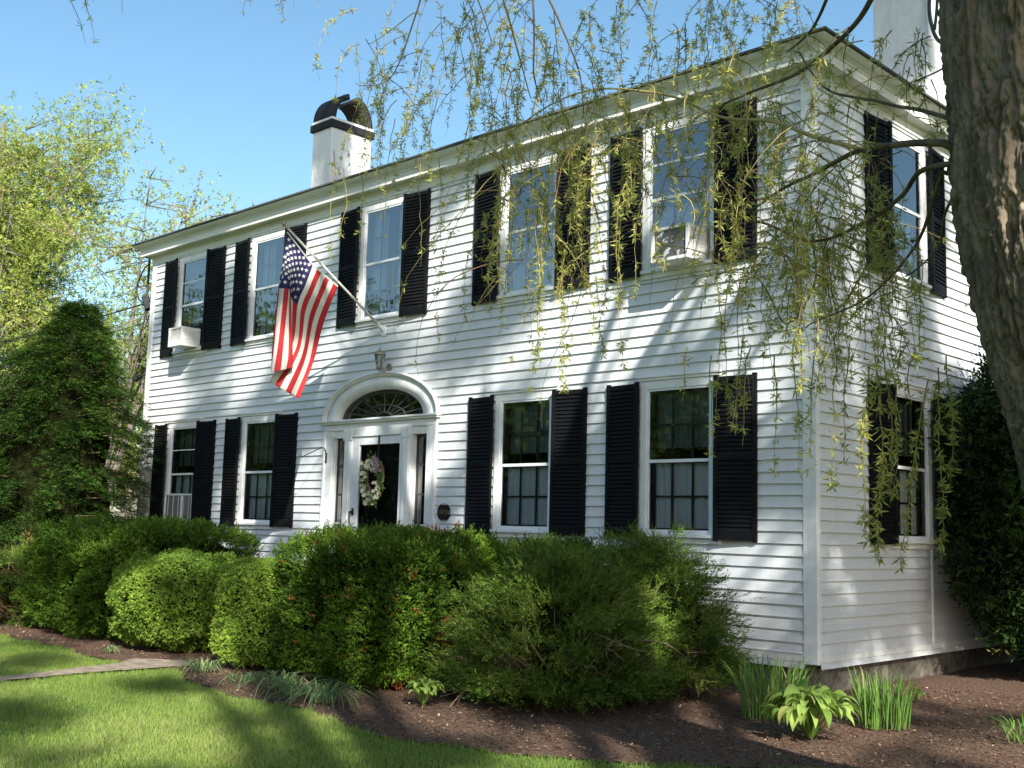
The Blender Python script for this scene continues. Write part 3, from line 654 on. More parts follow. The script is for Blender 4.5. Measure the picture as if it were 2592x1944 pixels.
# ================================================================== FLAG
fp = thing('flagpole', 'slanted white wooden flagpole fixed to the wall over the door', 'flagpole', (-6.18, 0, 3.9))
PX_ = -6.18; p0 = np.array([PX_, -.03, 3.905]); p1 = np.array([PX_, -1.618, 4.96])
b = MB(); b.tube([p0, p1], [.017, .014], M['pole'], 10); b.build('pole', fp, True)
b = MB(); q = (p1-p0)/np.linalg.norm(p1-p0); b.tube([p1, p1+q*.015, p1+q*.03, p1+q*.05, p1+q*.06], [.014, .024, .026, .018, .004], M['brass'], 10); b.build('finial', fp, True)
b = MB(); b.tube([p0-q*.02, p0+q*.13], .024, M['trim'], 10); b.box(PX_-.04, PX_+.04, -.03, -.012, 3.83, 3.97, M['trim']); b.build('bracket', fp)
for k_, s_ in ((0, .985), (1, .49)):
    b = MB(); c = p0+(p1-p0)*s_; b.tube([c+[.0, .0, .02], c+[.022, 0, 0], c+[0, 0, -.02], c+[-.022, 0, 0], c+[0, 0, .02]], .005, M['iron'], 5); b.build('clip', fp)
LEV = [0, .2, .4, .7, 1.0]
G = {0: [(300, 165), (332, 206), (364, 248), (396, 289), (428, 331), (460, 372), (493, 413), (525, 455), (561, 486), (597, 517), (633, 547), (669, 578), (705, 609), (742, 640)],
     .2: [(262, 415), (280, 425), (302, 440), (328, 462), (354, 490), (384, 520), (420, 562), (460, 625), (493, 655), (527, 686), (562, 716), (597, 746), (633, 778), (672, 812)],
     .4: [(226, 655), (236, 657), (272, 657), (314, 660), (324, 690), (334, 730), (350, 768), (392, 797), (424, 832), (458, 867), (492, 905), (527, 940), (562, 978), (603, 1012)],
     .7: [(172, 1150), (184, 1168), (216, 1180), (266, 1185), (310, 1182), (346, 1172), (338, 1165), (350, 1135), (380, 1168), (406, 1200), (434, 1232), (462, 1264), (490, 1295), (520, 1328)],
     1.0: [(160, 1330), (158, 1378), (186, 1384), (240, 1374), (290, 1366), (352, 1356), (300, 1402), (146, 1452), (195, 1498), (240, 1527), (285, 1553), (328, 1583), (372, 1603), (410, 1620)]}
DEPX = {0: [0]*14, .2: [-.03, -.01, .02, .03, .02, 0, -.02, 0, .02, .03, .02, 0, -.01, 0], .4: [-.06, -.02, .05, .05, .03, .0, -.03, .01, .03, .04, .02, .0, -.01, 0],
        .7: [-.05, .02, .07, .08, .07, .05, -.01, -.03, .0, .03, .03, .0, -.01, .01], 1.0: [-.02, .05, .09, .10, .09, .07, -.01, -.06, -.03, .01, .02, .0, -.02, .01]}
fgrid = np.zeros((5, 14, 3))
for i, s in enumerate(LEV):
    for k in range(14):
        c = G[s][k]; fgrid[i, k] = ray_to(640+c[0]*.2894, 540+c[1]*.2894, 0, PX_+DEPX[s][k]*1.3)
def flag_at(s, t):
    i = max(j for j in range(5) if LEV[j] <= s+1e-9); i = min(i, 3); u = (s-LEV[i])/(LEV[i+1]-LEV[i])
    k = min(int(t), 12); v = t-k
    def cat(a, b_, c, d_, u): return .5*((2*b_)+(-a+c)*u+(2*a-5*b_+4*c-d_)*u*u+(-a+3*b_-3*c+d_)*u**3)
    def row(r):
        g = fgrid[r]; K_ = lambda j: g[min(max(j, 0), 13)]
        return cat(K_(k-1) if k else 2*K_(0)-K_(1), K_(k), K_(k+1), K_(k+2) if k < 12 else 2*K_(13)-K_(12), v)
    rr = [row(min(max(j, 0), 4)) for j in range(i-1, i+3)]
    if i == 0: rr[0] = 2*rr[1]-rr[2]
    if i == 3: rr[3] = 2*rr[2]-rr[1]
    return cat(*rr, u)
flag = thing('american_flag', 'red white and blue flag with stars and stripes hanging limp from the slanted pole', 'flag', (PX_, -1.2, 4.4))
b = MB(); ns, nk = 60, 52; vs = []
for i in range(ns+1):
    for j in range(nk+1):
        s, t = i/ns, j/nk*13; p = flag_at(s, t); p = p+np.array([.008*math.sin(t*1.7+s*9)*s, 0, 0]); vs.append(p)
b.mats = [M['fred'], M['fwhite'], M['fblue']]; b.v = [tuple(p) for p in vs]
for i in range(ns):
    for j in range(nk):
        b.f.append((i*(nk+1)+j, i*(nk+1)+j+1, (i+1)*(nk+1)+j+1, (i+1)*(nk+1)+j)); k = j//4
        b.m.append(2 if (k < 7 and i < ns*.4) else (k % 2))
st = b
for r in range(9):
    for c in range(6 if r % 2 == 0 else 5):
        cs = .4*((c+.5)/6 if r % 2 == 0 else (c+1)/6); ct = 7*(r+1)/10
        a = flag_at(cs, ct); du = flag_at(cs+.012, ct)-a; dv = flag_at(cs, ct+.2)-a; eu = du/np.linalg.norm(du); ev = dv-np.dot(dv, eu)*eu; ev /= np.linalg.norm(ev); nn = np.cross(eu, ev)
        for sg in (-1, 1):
            vs = []
            for q_ in range(10):
                rad = (.030 if q_ % 2 == 0 else .0125); an = math.pi*q_/5
                vs.append(flag_at(max(0, cs), ct)+eu*rad*math.sin(an)-ev*rad*math.cos(an)+nn*sg*.0045)
            vs.append(a+nn*sg*.0045); st.add(vs, [(10, q_, (q_+1) % 10) for q_ in range(10)], M['fstar'])
fo = b.build('banner', flag, True); so_ = fo.modifiers.new('cloth', 'SOLIDIFY'); so_.thickness = .002; so_.offset = 0
b = MB(); hh = [flag_at(0, t)*.5+flag_at(0, t)*.5 for t in np.linspace(0, 13, 14)]; b.tube(hh, .009, M['rope'], 6); b.build('header_tape', flag)
# ================================================================== WIRES
sw = thing('service_cable', 'black overhead service wires running left from the corner of the house', 'cable', (-LN-.05, .3, 4.9))
qa = ray_to(367, 768, 1, .15)
def wire(a, c, sag, r, m, n=20):
    a, c = np.array(a), np.array(c); b = MB(); b.tube([a+(c-a)*k/n-np.array([0, 0, sag*4*(k/n)*(1-k/n)]) for k in range(n+1)], r, m, 5); return b
far = at(-600, 850, 45)
wire(qa, far, .9, .014, M['cable']).build('wire', sw); wire(qa-[0, 0, .35], far-[0, 0, .9], .8, .008, M['cable']).build('wire', sw); wire(qa+[0, 0, .75], far+[0, 0, 1.6], .8, .006, M['cable']).build('wire', sw)
b = MB(); b.tube(spline([qa, qa+[-.25, 0, .12], qa+[-.32, 0, .35], qa+[-.12, .0, .62], qa+[.0, .05, .72]], 6), .012, M['cable'], 6); b.tube([qa+[.12, 0, -.12], qa+[-.03, 0, .12]], .05, M['cable'], 8); b.tube([qa+[.06, 0, -.3], qa+[.06, 0, .8]], .02, M['cable'], 6); b.build('insulator', sw)
cl = thing('cable_loop', 'dark coil of cable hanging on the chimney beside the willow trunk', 'cable', tuple(ray_to(2370, 60, 1, 2.9)))
def cpt(x, y): return ray_to(x, y, 1, 2.95)
b = MB(); b.tube(spline([cpt(2358, -60), cpt(2352, 20), cpt(2360, 70), cpt(2372, 98), cpt(2386, 108), cpt(2400, 104)], 6), .022, M['bluecable'], 7); b.tube(spline([cpt(2370, -60), cpt(2372, 10), cpt(2366, 75)], 6), .018, M['bluecable'], 7); b.build('loop', cl)
# ================================================================== SHRUBS
def shrub(name, label, cat, c, half, h, n, leaf, mats, e=4, amp=.06, fr=1.6, seed=0., group=None, style='yew', rot=0., zmin=0.0, brown=0.0, sprayl=.09, bare=None, core=.74, jit=.28, lift=0.):
    """clipped shrub: thousands of little leaf sprays over an uneven surface, woody core inside"""
    t = thing(name, label, cat, (c[0], c[1], 0), group)
    zc = (h+zmin)/2; H = np.array([half[0], half[1], (h-zmin)/2]); cc = np.array([c[0], c[1], zc])
    d = sphere_dirs(n*4, -1.0); r_ = superr(d, e); pw = r_**2.6; d = d[RNG.choice(len(d), n, p=pw/pw.sum())]; q = blob(d, H, e, amp, fr, seed)
    nrm = unit(q/H**2*np.abs(q/H)**(e-2)) if e > 2 else unit(q/H**2)
    dep = np.abs(RNG.normal(size=n))*.05+.12*np.clip(vnoise(q*5.5+seed)*2.0+.1, 0, 1)-.03*vnoise(q*14+seed)-.06*(RNG.random(n) < .02); q = q*(1-dep)[:, None]
    ca, sa = math.cos(rot), math.sin(rot); Rm = np.array([[ca, -sa, 0], [sa, ca, 0], [0, 0, 1]])
    P = q@Rm.T+cc; nrm = nrm@Rm.T
    keep = (P[:, 2] > .03) & ((np.sum(nrm*unit(CAM-P), 1) > -.25) | (RNG.random(len(P)) < .3))
    P, nrm, dep = P[keep], nrm[keep], dep[keep]; k = len(P)
    tint = np.clip(.5+.35*vnoise(P*3+seed)+.2*RNG.normal(size=k), 0, 1)
    if brown > 0:
        bz = vnoise(P*2.1+seed+30); tint = np.where((bz > 1-brown) | (RNG.random(k) < .012), 1.0, tint*.92)
    else: tint *= .92
    nl, lL, lW = leaf
    if style == 'juniper': D = unit(nrm*.6+rnd(k)*.35+np.array([.25, -.15, .45]))
    elif style == 'box': D = unit(nrm+rnd(k)*.6)
    else: D = unit(nrm+rnd(k)*.38+np.array([0, 0, .35]))
    U = unit(rnd(k)*.5+np.array([0, 0, 1.])+nrm*.3)
    L = Leaves(); L.add(sprays(P-D*sprayl*RNG.uniform(.3, 1.2, (len(P), 1)), D, U, nl, sprayl*RNG.uniform(.6, 1.3, k), lL, lW, .85 if style != 'juniper' else .5, jit), np.repeat(tint, nl))
    L.build('foliage', mats, t)
    b = MB(); cm = MB()
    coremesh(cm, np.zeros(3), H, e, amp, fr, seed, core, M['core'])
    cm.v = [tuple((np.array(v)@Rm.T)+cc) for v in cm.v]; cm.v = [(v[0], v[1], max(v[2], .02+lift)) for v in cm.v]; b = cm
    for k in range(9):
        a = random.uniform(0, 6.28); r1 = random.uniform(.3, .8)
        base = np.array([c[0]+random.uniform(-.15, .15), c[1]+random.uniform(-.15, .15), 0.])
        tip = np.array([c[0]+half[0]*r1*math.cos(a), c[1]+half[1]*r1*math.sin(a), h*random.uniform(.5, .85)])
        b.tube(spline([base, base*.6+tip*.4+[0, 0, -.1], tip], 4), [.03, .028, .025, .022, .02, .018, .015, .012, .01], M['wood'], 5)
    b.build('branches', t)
    return t
YEW = leafmat('yew_needles', (.009, .027, .004), (.125, .225, .022), (.27, .085, .03), .14, .45)
BOX = leafmat('boxwood_leaves', (.045, .10, .012), (.29, .42, .06), (.38, .26, .08), .25, .4, .4)
JUN = leafmat('juniper_needles', (.012, .032, .006), (.15, .235, .036), (.20, .12, .05), .14, .6)
CON = leafmat('hemlock_needles', (.006, .020, .005), (.068, .150, .022), (.16, .10, .03), .14, .5)
RHO = leafmat('dark_shrub_leaves', (.006, .016, .004), (.035, .075, .012), (.12, .10, .03), .15, .35, .5)
shrub('yew_hedge', 'large dark clipped yew hedge at the left end of the house', 'hedge', (-8.15, -2.15), (1.25, 1.15), 1.36, 24000, (8, .046, .016), [YEW], e=5, amp=.07, fr=1.9, seed=1.)
shrub('boxwood', 'rounded light green boxwood mound with a gap in its base', 'shrub', (-6.16, -2.72), (.78, .66), 1.06, 20000, (7, .028, .017), [BOX], e=3.0, amp=.075, fr=2.6, seed=4., style='box', sprayl=.045, jit=.5)
shrub('boxwood', 'upright squared light green boxwood right of the footpath', 'shrub', (-4.34, -2.78), (.46, .50), 1.03, 14000, (7, .028, .017), [BOX], e=4.5, amp=.055, fr=2.6, seed=8., style='box', sprayl=.045, jit=.5)
shrub('yew_hedge', 'bushy yew with rusty brown patches in front of the door', 'hedge', (-3.0, -2.35), (.98, .95), 1.35, 22000, (8, .046, .016), [YEW], e=4, amp=.085, fr=2.1, seed=12., brown=.36)
shrub('yew_hedge', 'low dark yew behind the juniper under the right hand windows', 'hedge', (-2.35, -1.0), (.95, .55), 1.28, 8000, (8, .046, .016), [YEW], e=4, amp=.05, fr=1.6, seed=15.)
def juniper(label, c, half, h, npl, seed, bare=True, group=None, zlow=.20):
    """spreading juniper: arching plumes of fine needles, tier on tier, over bare crooked stems"""
    t = thing('juniper', label, 'shrub', (c[0], c[1], 0), group)
    L = Leaves(); b = MB(); rs = random.Random(int(seed*7)); z0 = zlow*h
    for k in range(npl):
        a = rs.uniform(0, 6.28); el = math.asin(rs.uniform(-.38, 1)); r_ = rs.uniform(.72, 1.06)*(1+.12*noise.noise(Vector((math.cos(a)*1.5, math.sin(a)*1.5, el*2+seed))))
        d = np.array([math.cos(a)*math.cos(el), math.sin(a)*math.cos(el), math.sin(el)])
        tip = np.array([c[0]+half[0]*d[0]*r_, c[1]+half[1]*d[1]*r_, z0+(h-z0)*max(-.25, d[2]*(1 if d[2] > 0 else .45))*r_])
        out = unit(np.array([d[0], d[1], .10+.30*d[2]])[None])[0]; ln = rs.uniform(.28, .55); wdt = rs.uniform(.07, .13)
        m = int(60*ln/.4*rs.uniform(.8, 1.3)); u = RNG.random(m)**.8
        P = tip-out*ln*(1-u)[:, None]+np.stack([0*u, 0*u, .10*np.sin(u*2.6)-.06], 1)+RNG.normal(size=(m, 3))*wdt*(1.05-u*.75)[:, None]*np.array([1.2, 1.2, .38])
        D = unit(out+rnd(m)*.40+np.array([0, 0, .22])); U = unit(rnd(m)*.6+np.array([0, 0, 1.]))
        ti = np.clip(rs.gauss(.45, .16)+.2*RNG.normal(size=m)+.25*(u-.5), 0, .93) if rs.random() > .025 else np.full(m, 1.0)
        L.add(sprays(P, D, U, 9, RNG.uniform(.07, .15, m), .042, .0095, .55, .28), np.repeat(ti, 9))
        r0 = np.array([c[0]+rs.uniform(-.2, .2), c[1]+rs.uniform(-.2, .2), .05]); mid = r0*.45+tip*.55+np.array([0, 0, .05])
        b.tube(spline([r0, mid, tip-out*ln*.5], 4), [.018-.0018*q for q in range(9)], M['wood'], 4)
    L.build('foliage', [JUN], t)
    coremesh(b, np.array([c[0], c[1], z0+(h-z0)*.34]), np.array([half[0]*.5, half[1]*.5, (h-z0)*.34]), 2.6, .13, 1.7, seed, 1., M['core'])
    if bare:
        for k in range(22):
            a = rs.uniform(0, 6.28); base = np.array([c[0]+rs.uniform(-.3, .3), c[1]+rs.uniform(-.25, .25), 0.02])
            q_ = rs.uniform(.5, .95); tip = np.array([c[0]+half[0]*q_*math.cos(a), c[1]+half[1]*q_*math.sin(a), rs.uniform(.10, .50)*h])
            mid = base*.5+tip*.5+np.array([rs.gauss(0, .08), rs.gauss(0, .08), rs.uniform(.0, .2)]); m2 = mid*.4+tip*.6+np.array([rs.gauss(0, .07), rs.gauss(0, .07), rs.gauss(0, .06)])
            r0_ = rs.uniform(.006, .014); pts = spline([base, mid, m2, tip], 4); b.tube(pts, [r0_*(1-.75*i/(len(pts)-1)) for i in range(len(pts))], M['wood'], 5)
            for _ in range(7):
                s0 = pts[rs.randrange(5, len(pts))]; e1 = s0+np.array([rs.gauss(0, .12), rs.gauss(0, .12), rs.uniform(-.18, .10)]); b.tube(spline([s0, (s0+e1)/2+np.array([rs.gauss(0, .03)]*3), e1], 3), [.005, .0045, .004, .0035, .003, .0025, .002], M['wood'], 4)
    b.build('branches', t); return t
juniper('wide spreading juniper with bare stems showing under its plumes', (-1.15, -2.15), (.98, .95), 1.24, 420, 21.)
juniper('dark spreading juniper tight against the house wall', (-1.0, -1.1), (.86, .62), 1.38, 280, 25.)
juniper('low grey green juniper at the far left edge of the bed', (-10.05, -2.75), (1.1, .85), 1.1, 150, 31., bare=False, zlow=.1)
# conifer at the corner
def conifer(label, c, h, rad, npl, seed):
    """tier on tier of flat drooping boughs, dark gaps between them"""
    t = thing('conifer_tree', label, 'tree', (c[0], c[1], 0)); L = Leaves(); b = MB(); rs = random.Random(seed)
    prof = lambda u: rad*min(1., (1-u)**.60*1.10)
    for k in range(npl):
        u = rs.uniform(.0, 1)**.95; u = min(.985, max(.01, (round(u*14)+rs.gauss(0, .30))/14 if u < .8 else u)); a = rs.uniform(0, 6.283)
        cx, cy = c[0]+.55*u, c[1]+.62*u; R_ = prof(u)*rs.uniform(.80, 1.10)*(1+.12*math.sin(a*3+u*9))+.05; z = u*h
        dh = np.array([math.cos(a), math.sin(a), 0]); tip = np.array([cx, cy, z])+dh*R_; ln = min(R_, rs.uniform(.35, .7)); sd = np.array([-dh[1], dh[0], 0])
        m = int(46*(.5+ln)); v = RNG.random(m)**.7
        P = tip-dh*ln*(1-v)[:, None]+sd*(RNG.normal(size=m)*.13*(1.15-v*.7))[:, None]+np.stack([0*v, 0*v, .14*(1-v)-.09*v*v+RNG.normal(size=m)*.022+(.10 if u > .95 else 0)*v], 1)
        D = unit(dh*1.0+sd*RNG.normal(size=(m, 1))*.55+rnd(m)*.15+np.array([0, 0, -.12 if u < .93 else .2])); U = unit(np.array([0, 0, 1.])+rnd(m)*.22)
        ti = np.clip(rs.gauss(.42, .14)+.2*RNG.normal(size=m)+.30*(v-.5), 0, .95)
        L.add(sprays(P, D, U, 9, RNG.uniform(.09, .18, m), .052, .014, 1.0, .18, .2), np.repeat(ti, 9))
        if k % 3 == 0: b.tube([np.array([cx, cy, z-.05]), tip-dh*.25+np.array([0, 0, .02])], [.022, .006], M['wood'], 4)
    L.build('crown', [CON], t)
    nu, nv = 30, 26; vs = []
    for i in range(nv):
        u = i/(nv-1)*.95
        for j in range(nu):
            an = 2*math.pi*j/nu; rr = prof(u)*.60*(1+.1*math.sin(an*5+i)); vs.append((c[0]+.55*u+rr*math.cos(an), c[1]+.62*u+rr*math.sin(an), .05+u*h))
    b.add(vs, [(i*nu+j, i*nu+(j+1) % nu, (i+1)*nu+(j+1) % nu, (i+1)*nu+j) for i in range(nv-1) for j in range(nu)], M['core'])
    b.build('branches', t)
    b = MB(); b.tube([(c[0], c[1], 0), (c[0]+.52, c[1]+.58, h*.93)], [.16, .02], M['wood'], 8); b.build('trunk', t)
    return t
conifer('dense dark green conifer standing at the left corner of the house', (-13.1, -1.75), 4.75, 2.1, 1050, 3)
# big leafed dark shrub on the right
def broad_shrub(name, label, c, half, h, n, seed, mats, lL=.085, lW=.03, e=2.4, cat='shrub', amp=.14):
    t = thing(name, label, cat, (c[0], c[1], 0)); L = Leaves()
    H = np.array([half[0], half[1], h*.5]); cc = np.array([c[0], c[1], h*.5])
    d = sphere_dirs(n); q = blob(d, H, e, amp, 1.5, seed); nr = unit(q/H**2); q = q*(1-np.abs(RNG.normal(size=n))*.1)[:, None]
    P = q+cc; keep = P[:, 2] > .05; P = P[keep]; nr = nr[keep]; k = len(P)
    D = unit(nr*.6+rnd(k)*.7+np.array([0, 0, .2])); U = unit(rnd(k)*.7+np.array([0, 0, 1.])+nr*.5)
    tint = np.clip(.4+.4*vnoise(P*1.8+seed)+.22*RNG.normal(size=k), 0, .96)
    L.add(sprays(P, D, U, 6, RNG.uniform(.08, .2, k), lL, lW, 1.0, .35), np.repeat(tint, 6)); L.build('foliage', mats, t)
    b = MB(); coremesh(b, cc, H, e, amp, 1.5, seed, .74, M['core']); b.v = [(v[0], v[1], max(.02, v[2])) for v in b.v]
    for k in range(8):
        an = random.uniform(0, 6.28); b.tube(spline([(c[0], c[1], 0), (c[0]+.3*half[0]*math.cos(an), c[1]+.3*half[1]*math.sin(an), h*.4), (c[0]+.7*half[0]*math.cos(an), c[1]+.7*half[1]*math.sin(an), h*.8)], 4), [.04, .036, .032, .028, .024, .02, .016, .012, .01], M['wood'], 5)
    b.build('branches', t); return t
broad_shrub('evergreen_shrub', 'tall dark evergreen shrub filling the shade beside the side wall', (1.02, 3.45), (1.12, 1.5), 3.65, 12500, 41., [RHO])
broad_shrub('evergreen_shrub', 'dark evergreen shrub behind the willow trunk at the right edge', (2.6, 3.6), (1.3, 1.4), 2.9, 6000, 45., [RHO])
broad_shrub('evergreen_shrub', 'dark leafy bush in deep shade farthest back along the side wall', (2.4, 6.5), (2.0, 1.6), 3.4, 5000, 49., [RHO])
# ================================================================== BED PLANTS
IRIS = leafmat('iris_blade', (.07, .16, .03), (.19, .31, .07), (.34, .30, .14), .35, .45)
HOST = leafmat('broad_leaf', (.13, .23, .04), (.34, .46, .11), (.30, .27, .08), .4, .4, .45)
def blades(name, label, cat, c, n, h, spread, lean, wd, group=None, mats=None, arch=.2, seed=1):
    rs = random.Random(seed); t = MB(); vs_all = []
    V = []; tint = []
    for _ in range(n):
        a = rs.uniform(0, 6.28); r = spread*math.sqrt(rs.random()); base = np.array([c[0]+r*math.cos(a), c[1]+r*math.sin(a), .01])
        hh = h*rs.uniform(.55, 1.05); a2 = a+rs.gauss(0, .7); out = np.array([math.cos(a2), math.sin(a2), 0])*lean*rs.uniform(.2, 1.3)
        wv = unit(np.array([[math.cos(a2+1.57+rs.gauss(0, .6)), math.sin(a2+1.57+rs.gauss(0, .6)), 0]]))[0]
        pts = []
        nseg = 5
        for i in range(nseg+1):
            u = i/nseg; p = base+out*hh*(u+arch*2*u*u)+np.array([0, 0, hh*(u-arch*u*u*u*1.6)]); pts.append(p)
        ti = min(.95, max(0, rs.gauss(.5, .22))) if rs.random() > .04 else 1.0
        for i in range(nseg):
            u0, u1 = i/nseg, (i+1)/nseg; w0 = wd*(1-u0**2.5)*(.6+.4*min(1, u0*4)); w1 = wd*(1-u1**2.5)
            V += [pts[i]-wv*w0/2, pts[i]+wv*w0/2, pts[i+1]+wv*max(w1, .0006)/2, pts[i+1]-wv*max(w1, .0006)/2]; tint.append(ti)
    L = Leaves(); L.add(np.array(V), np.array(tint)); o = L.build(name, mats or [IRIS]); return tag(o, label, cat, group)
blades('iris_clump', 'upright clump of sword shaped iris leaves left of the broad leaved plant', 'plant', (.42, -1.45), 200, .66, .25, .26, .012, 'iris clumps in the bed', seed=3)
blades('iris_clump', 'upright clump of iris leaves right of the broad leaved plant', 'plant', (1.18, -1.15), 190, .62, .19, .15, .012, 'iris clumps in the bed', seed=5)
blades('iris_clump', 'small leaning leaf clump at the right edge of the photo', 'plant', (2.12, -.95), 44, .42, .12, .4, .012, 'iris clumps in the bed', arch=.5, seed=8)
dl = [(-4.35, -3.50, 46, .30, 'wispy daylily clump at the end of the footpath'), (-3.05, -3.55, 55, .36, 'daylily clump with narrow arching leaves next to the squared boxwood'), (-2.62, -3.72, 60, .40, 'broad bluish daylily clump in front of the brown patched yew'), (-2.2, -3.72, 60, .40, 'arching daylily clump closest to the small bright green plant'), (-3.5, -3.6, 30, .26, 'sparse short daylily clump at the foot of the squared boxwood'), (-6.2, -3.5, 26, .18, 'few thin leaves sprouting under the rounded boxwood')]
DLM = leafmat('daylily_blade', (.075, .15, .055), (.20, .30, .12), (.36, .33, .18), .3, .45)
for i, (x, y, n, h, lab) in enumerate(dl): blades('daylily_clump', lab, 'plant', (x, y), n, h, .04 if i == 5 else .10, .55, .013, 'daylily clumps along the lawn edge', [DLM], arch=.75, seed=20+i)
def leafy(name, label, c, n, h, rad, lL, lW, mats, seed):
    """rosette plant: each leaf a bent, cupped blade of eight faces on its stalk"""
    rs = random.Random(seed); V = []; tint = []; 
    for k in range(n):
        a = rs.uniform(0, 6.28); lev = rs.random(); r0_ = rad*rs.uniform(.05, .55); zz = h*(.35+.6*(1-r0_/rad*.8))*rs.uniform(.7, 1.05)
        dh = np.array([math.cos(a), math.sin(a), 0]); wv = np.array([-math.sin(a), math.cos(a), 0]); base = np.array([c[0], c[1], 0])+dh*r0_+np.array([0, 0, zz])
        ll = lL*rs.uniform(.6, 1.15); ww = lW*rs.uniform(.7, 1.15); el = rs.uniform(-.1, .7); nseg = 6; pts = []; p = base.copy(); ang = el
        prof = [.12, .75, 1.0, .95, .7, .35, .02]; roll = rs.gauss(0, .4); wv = wv*math.cos(roll)+np.array([0, 0, math.sin(roll)])
        for i in range(nseg+1): pts.append(p.copy()); p = p+(dh*math.cos(ang)+np.array([0, 0, math.sin(ang)]))*ll/nseg; ang -= rs.uniform(.22, .42)
        ti = min(.95, max(0, rs.gauss(.5, .25)))
        for i in range(nseg):
            w0, w1 = ww*prof[i]/2, ww*prof[i+1]/2; u0 = np.array([0, 0, .35*w0]); u1 = np.array([0, 0, .35*w1])
            V += [pts[i]-wv*w0+u0, pts[i], pts[i+1], pts[i+1]-wv*w1+u1]; V += [pts[i], pts[i]+wv*w0+u0, pts[i+1]+wv*w1+u1, pts[i+1]]; tint += [ti, ti]
        s0 = np.array([c[0], c[1], 0.]); sd_ = wv*.003
        V += [s0-sd_, s0+sd_, base+sd_, base-sd_]; tint.append(.3)
    L = Leaves(); L.add(np.array(V), np.array(tint)); return tag(L.build(name, mats), label, 'plant')
leafy('broad_leaved_plant', 'bright green broad leaved perennial between the two iris clumps', (1.08, -2.02), 160, .36, .48, .17, .075, [HOST], 3)
leafy('seedling_plant', 'small bright green leafy plant in the mulch before the juniper', (-1.62, -3.2), 60, .22, .22, .075, .05, [HOST], 6)
leafy('seedling_plant', 'tiny green weed in the shade at the foundation', (.75, .35), 20, .12, .14, .05, .03, [HOST], 9)
# ================================================================== BACKGROUND TREES
DKG = leafmat('street_tree_leaves', (.03, .06, .012), (.12, .19, .035), None, .35)
SPR = leafmat('spring_leaves', (.17, .24, .045), (.44, .50, .14), (.46, .36, .15), .45, .5)
def decid(label, base, h, rad, zc, n, seed, mats=None, lean=(0, 0), lL=.11, nb=26, group='trees behind the house', clump=.55, trunk_r=.25, leafs=7):
    t = thing('broadleaf_tree', label, 'tree', tuple(base), group); rs = random.Random(seed); base = np.array(base, float)
    b = MB(); top = base+np.array([lean[0], lean[1], h*.95]); pts = spline([base, base*.6+top*.4+[.2, .1, 0], top], 6); b.tube(pts, [trunk_r*(1-.9*i/(len(pts)-1))+.02 for i in range(len(pts))], M['greybark'], 8)
    b.build('trunk', t); lim = MB(); C = []; cen = base+np.array([lean[0]*.7, lean[1]*.7, zc])
    for k in range(nb):
        a = rs.uniform(0, 6.28); u = rs.uniform(.25, .9); s0 = base*(1-u)+top*u
        v = np.array([math.cos(a)*rs.uniform(.3, 1), math.sin(a)*rs.uniform(.3, 1), rs.uniform(-.5, 1)]); e1 = cen+v*np.array([rad, rad, (h-zc)])*.92
        pp = spline([s0, s0*.5+e1*.5+[0, 0, .3], e1], 4); lim.tube(pp, [.036*(1-.85*i/(len(pp)-1)) for i in range(len(pp))], M['greybark'], 5)
        for q in pp[3:]:
            for _ in range(3): e2 = q+np.array([rs.gauss(0, 1), rs.gauss(0, 1), rs.gauss(.2, .8)])*rad*.16; lim.tube([q, e2], [.015, .005], M['greybark'], 4); C.append(e2)
            C.append(q)
    C = np.array(C); idx = RNG.integers(0, len(C), n); P = C[idx]+rnd(n)*clump*rad*.14
    D = unit(rnd(n)+[0, 0, .1]); U = unit(rnd(n)+[0, 0, .8]); tint = np.clip(.45+.25*vnoise(P*.8+seed)+.25*RNG.normal(size=n), 0, .97)
    L = Leaves(); L.add(sprays(P, D, U, leafs, lL*2.2, lL, lL*.5, 1.0, .4), np.repeat(tint, leafs)); L.build('crown', mats or [SPR], t, lim); return t
def gpt(px, dist):
    p = at(px, 1300, dist); p[2] = 0; return p
decid('tall yellow green tree at the left edge behind the conifer', gpt(-75, 27), 11.6, 3.0, 7.3, 17000, 3, lL=.088, nb=36)
decid('slender young tree with a bare forked stem beside the house corner', gpt(190, 23), 8.4, 2.2, 5.6, 2300, 5, lL=.085, lean=(1.5, 1.35), trunk_r=.075, clump=.8, nb=20)
decid('bushy pale green tree low behind the conifer', gpt(80, 32), 7.4, 3.4, 4.2, 16000, 8, trunk_r=.15, lL=.095, nb=26)
decid('pale green tree filling the gap between conifer and house', gpt(310, 34), 6.2, 2.4, 3.2, 8500, 9, lL=.095, nb=22, trunk_r=.10)
for i, (x, y, h, r) in enumerate([(10.5, 1.5, 10, 3.6), (11.5, 7.5, 12, 4.2), (8.5, 13, 11, 4.0)]):  # unseen trees added to keep sky light off the side wall
    decid(['leafy tree to the right of the house beyond the willow', 'taller leafy tree right of the house farther back', 'leafy tree behind the right rear corner of the house'][i], (x, y, 0), h, r, h*.45, 3800, 80+i, mats=[DKG], lL=.22, nb=22, group='trees right of the house', leafs=6)
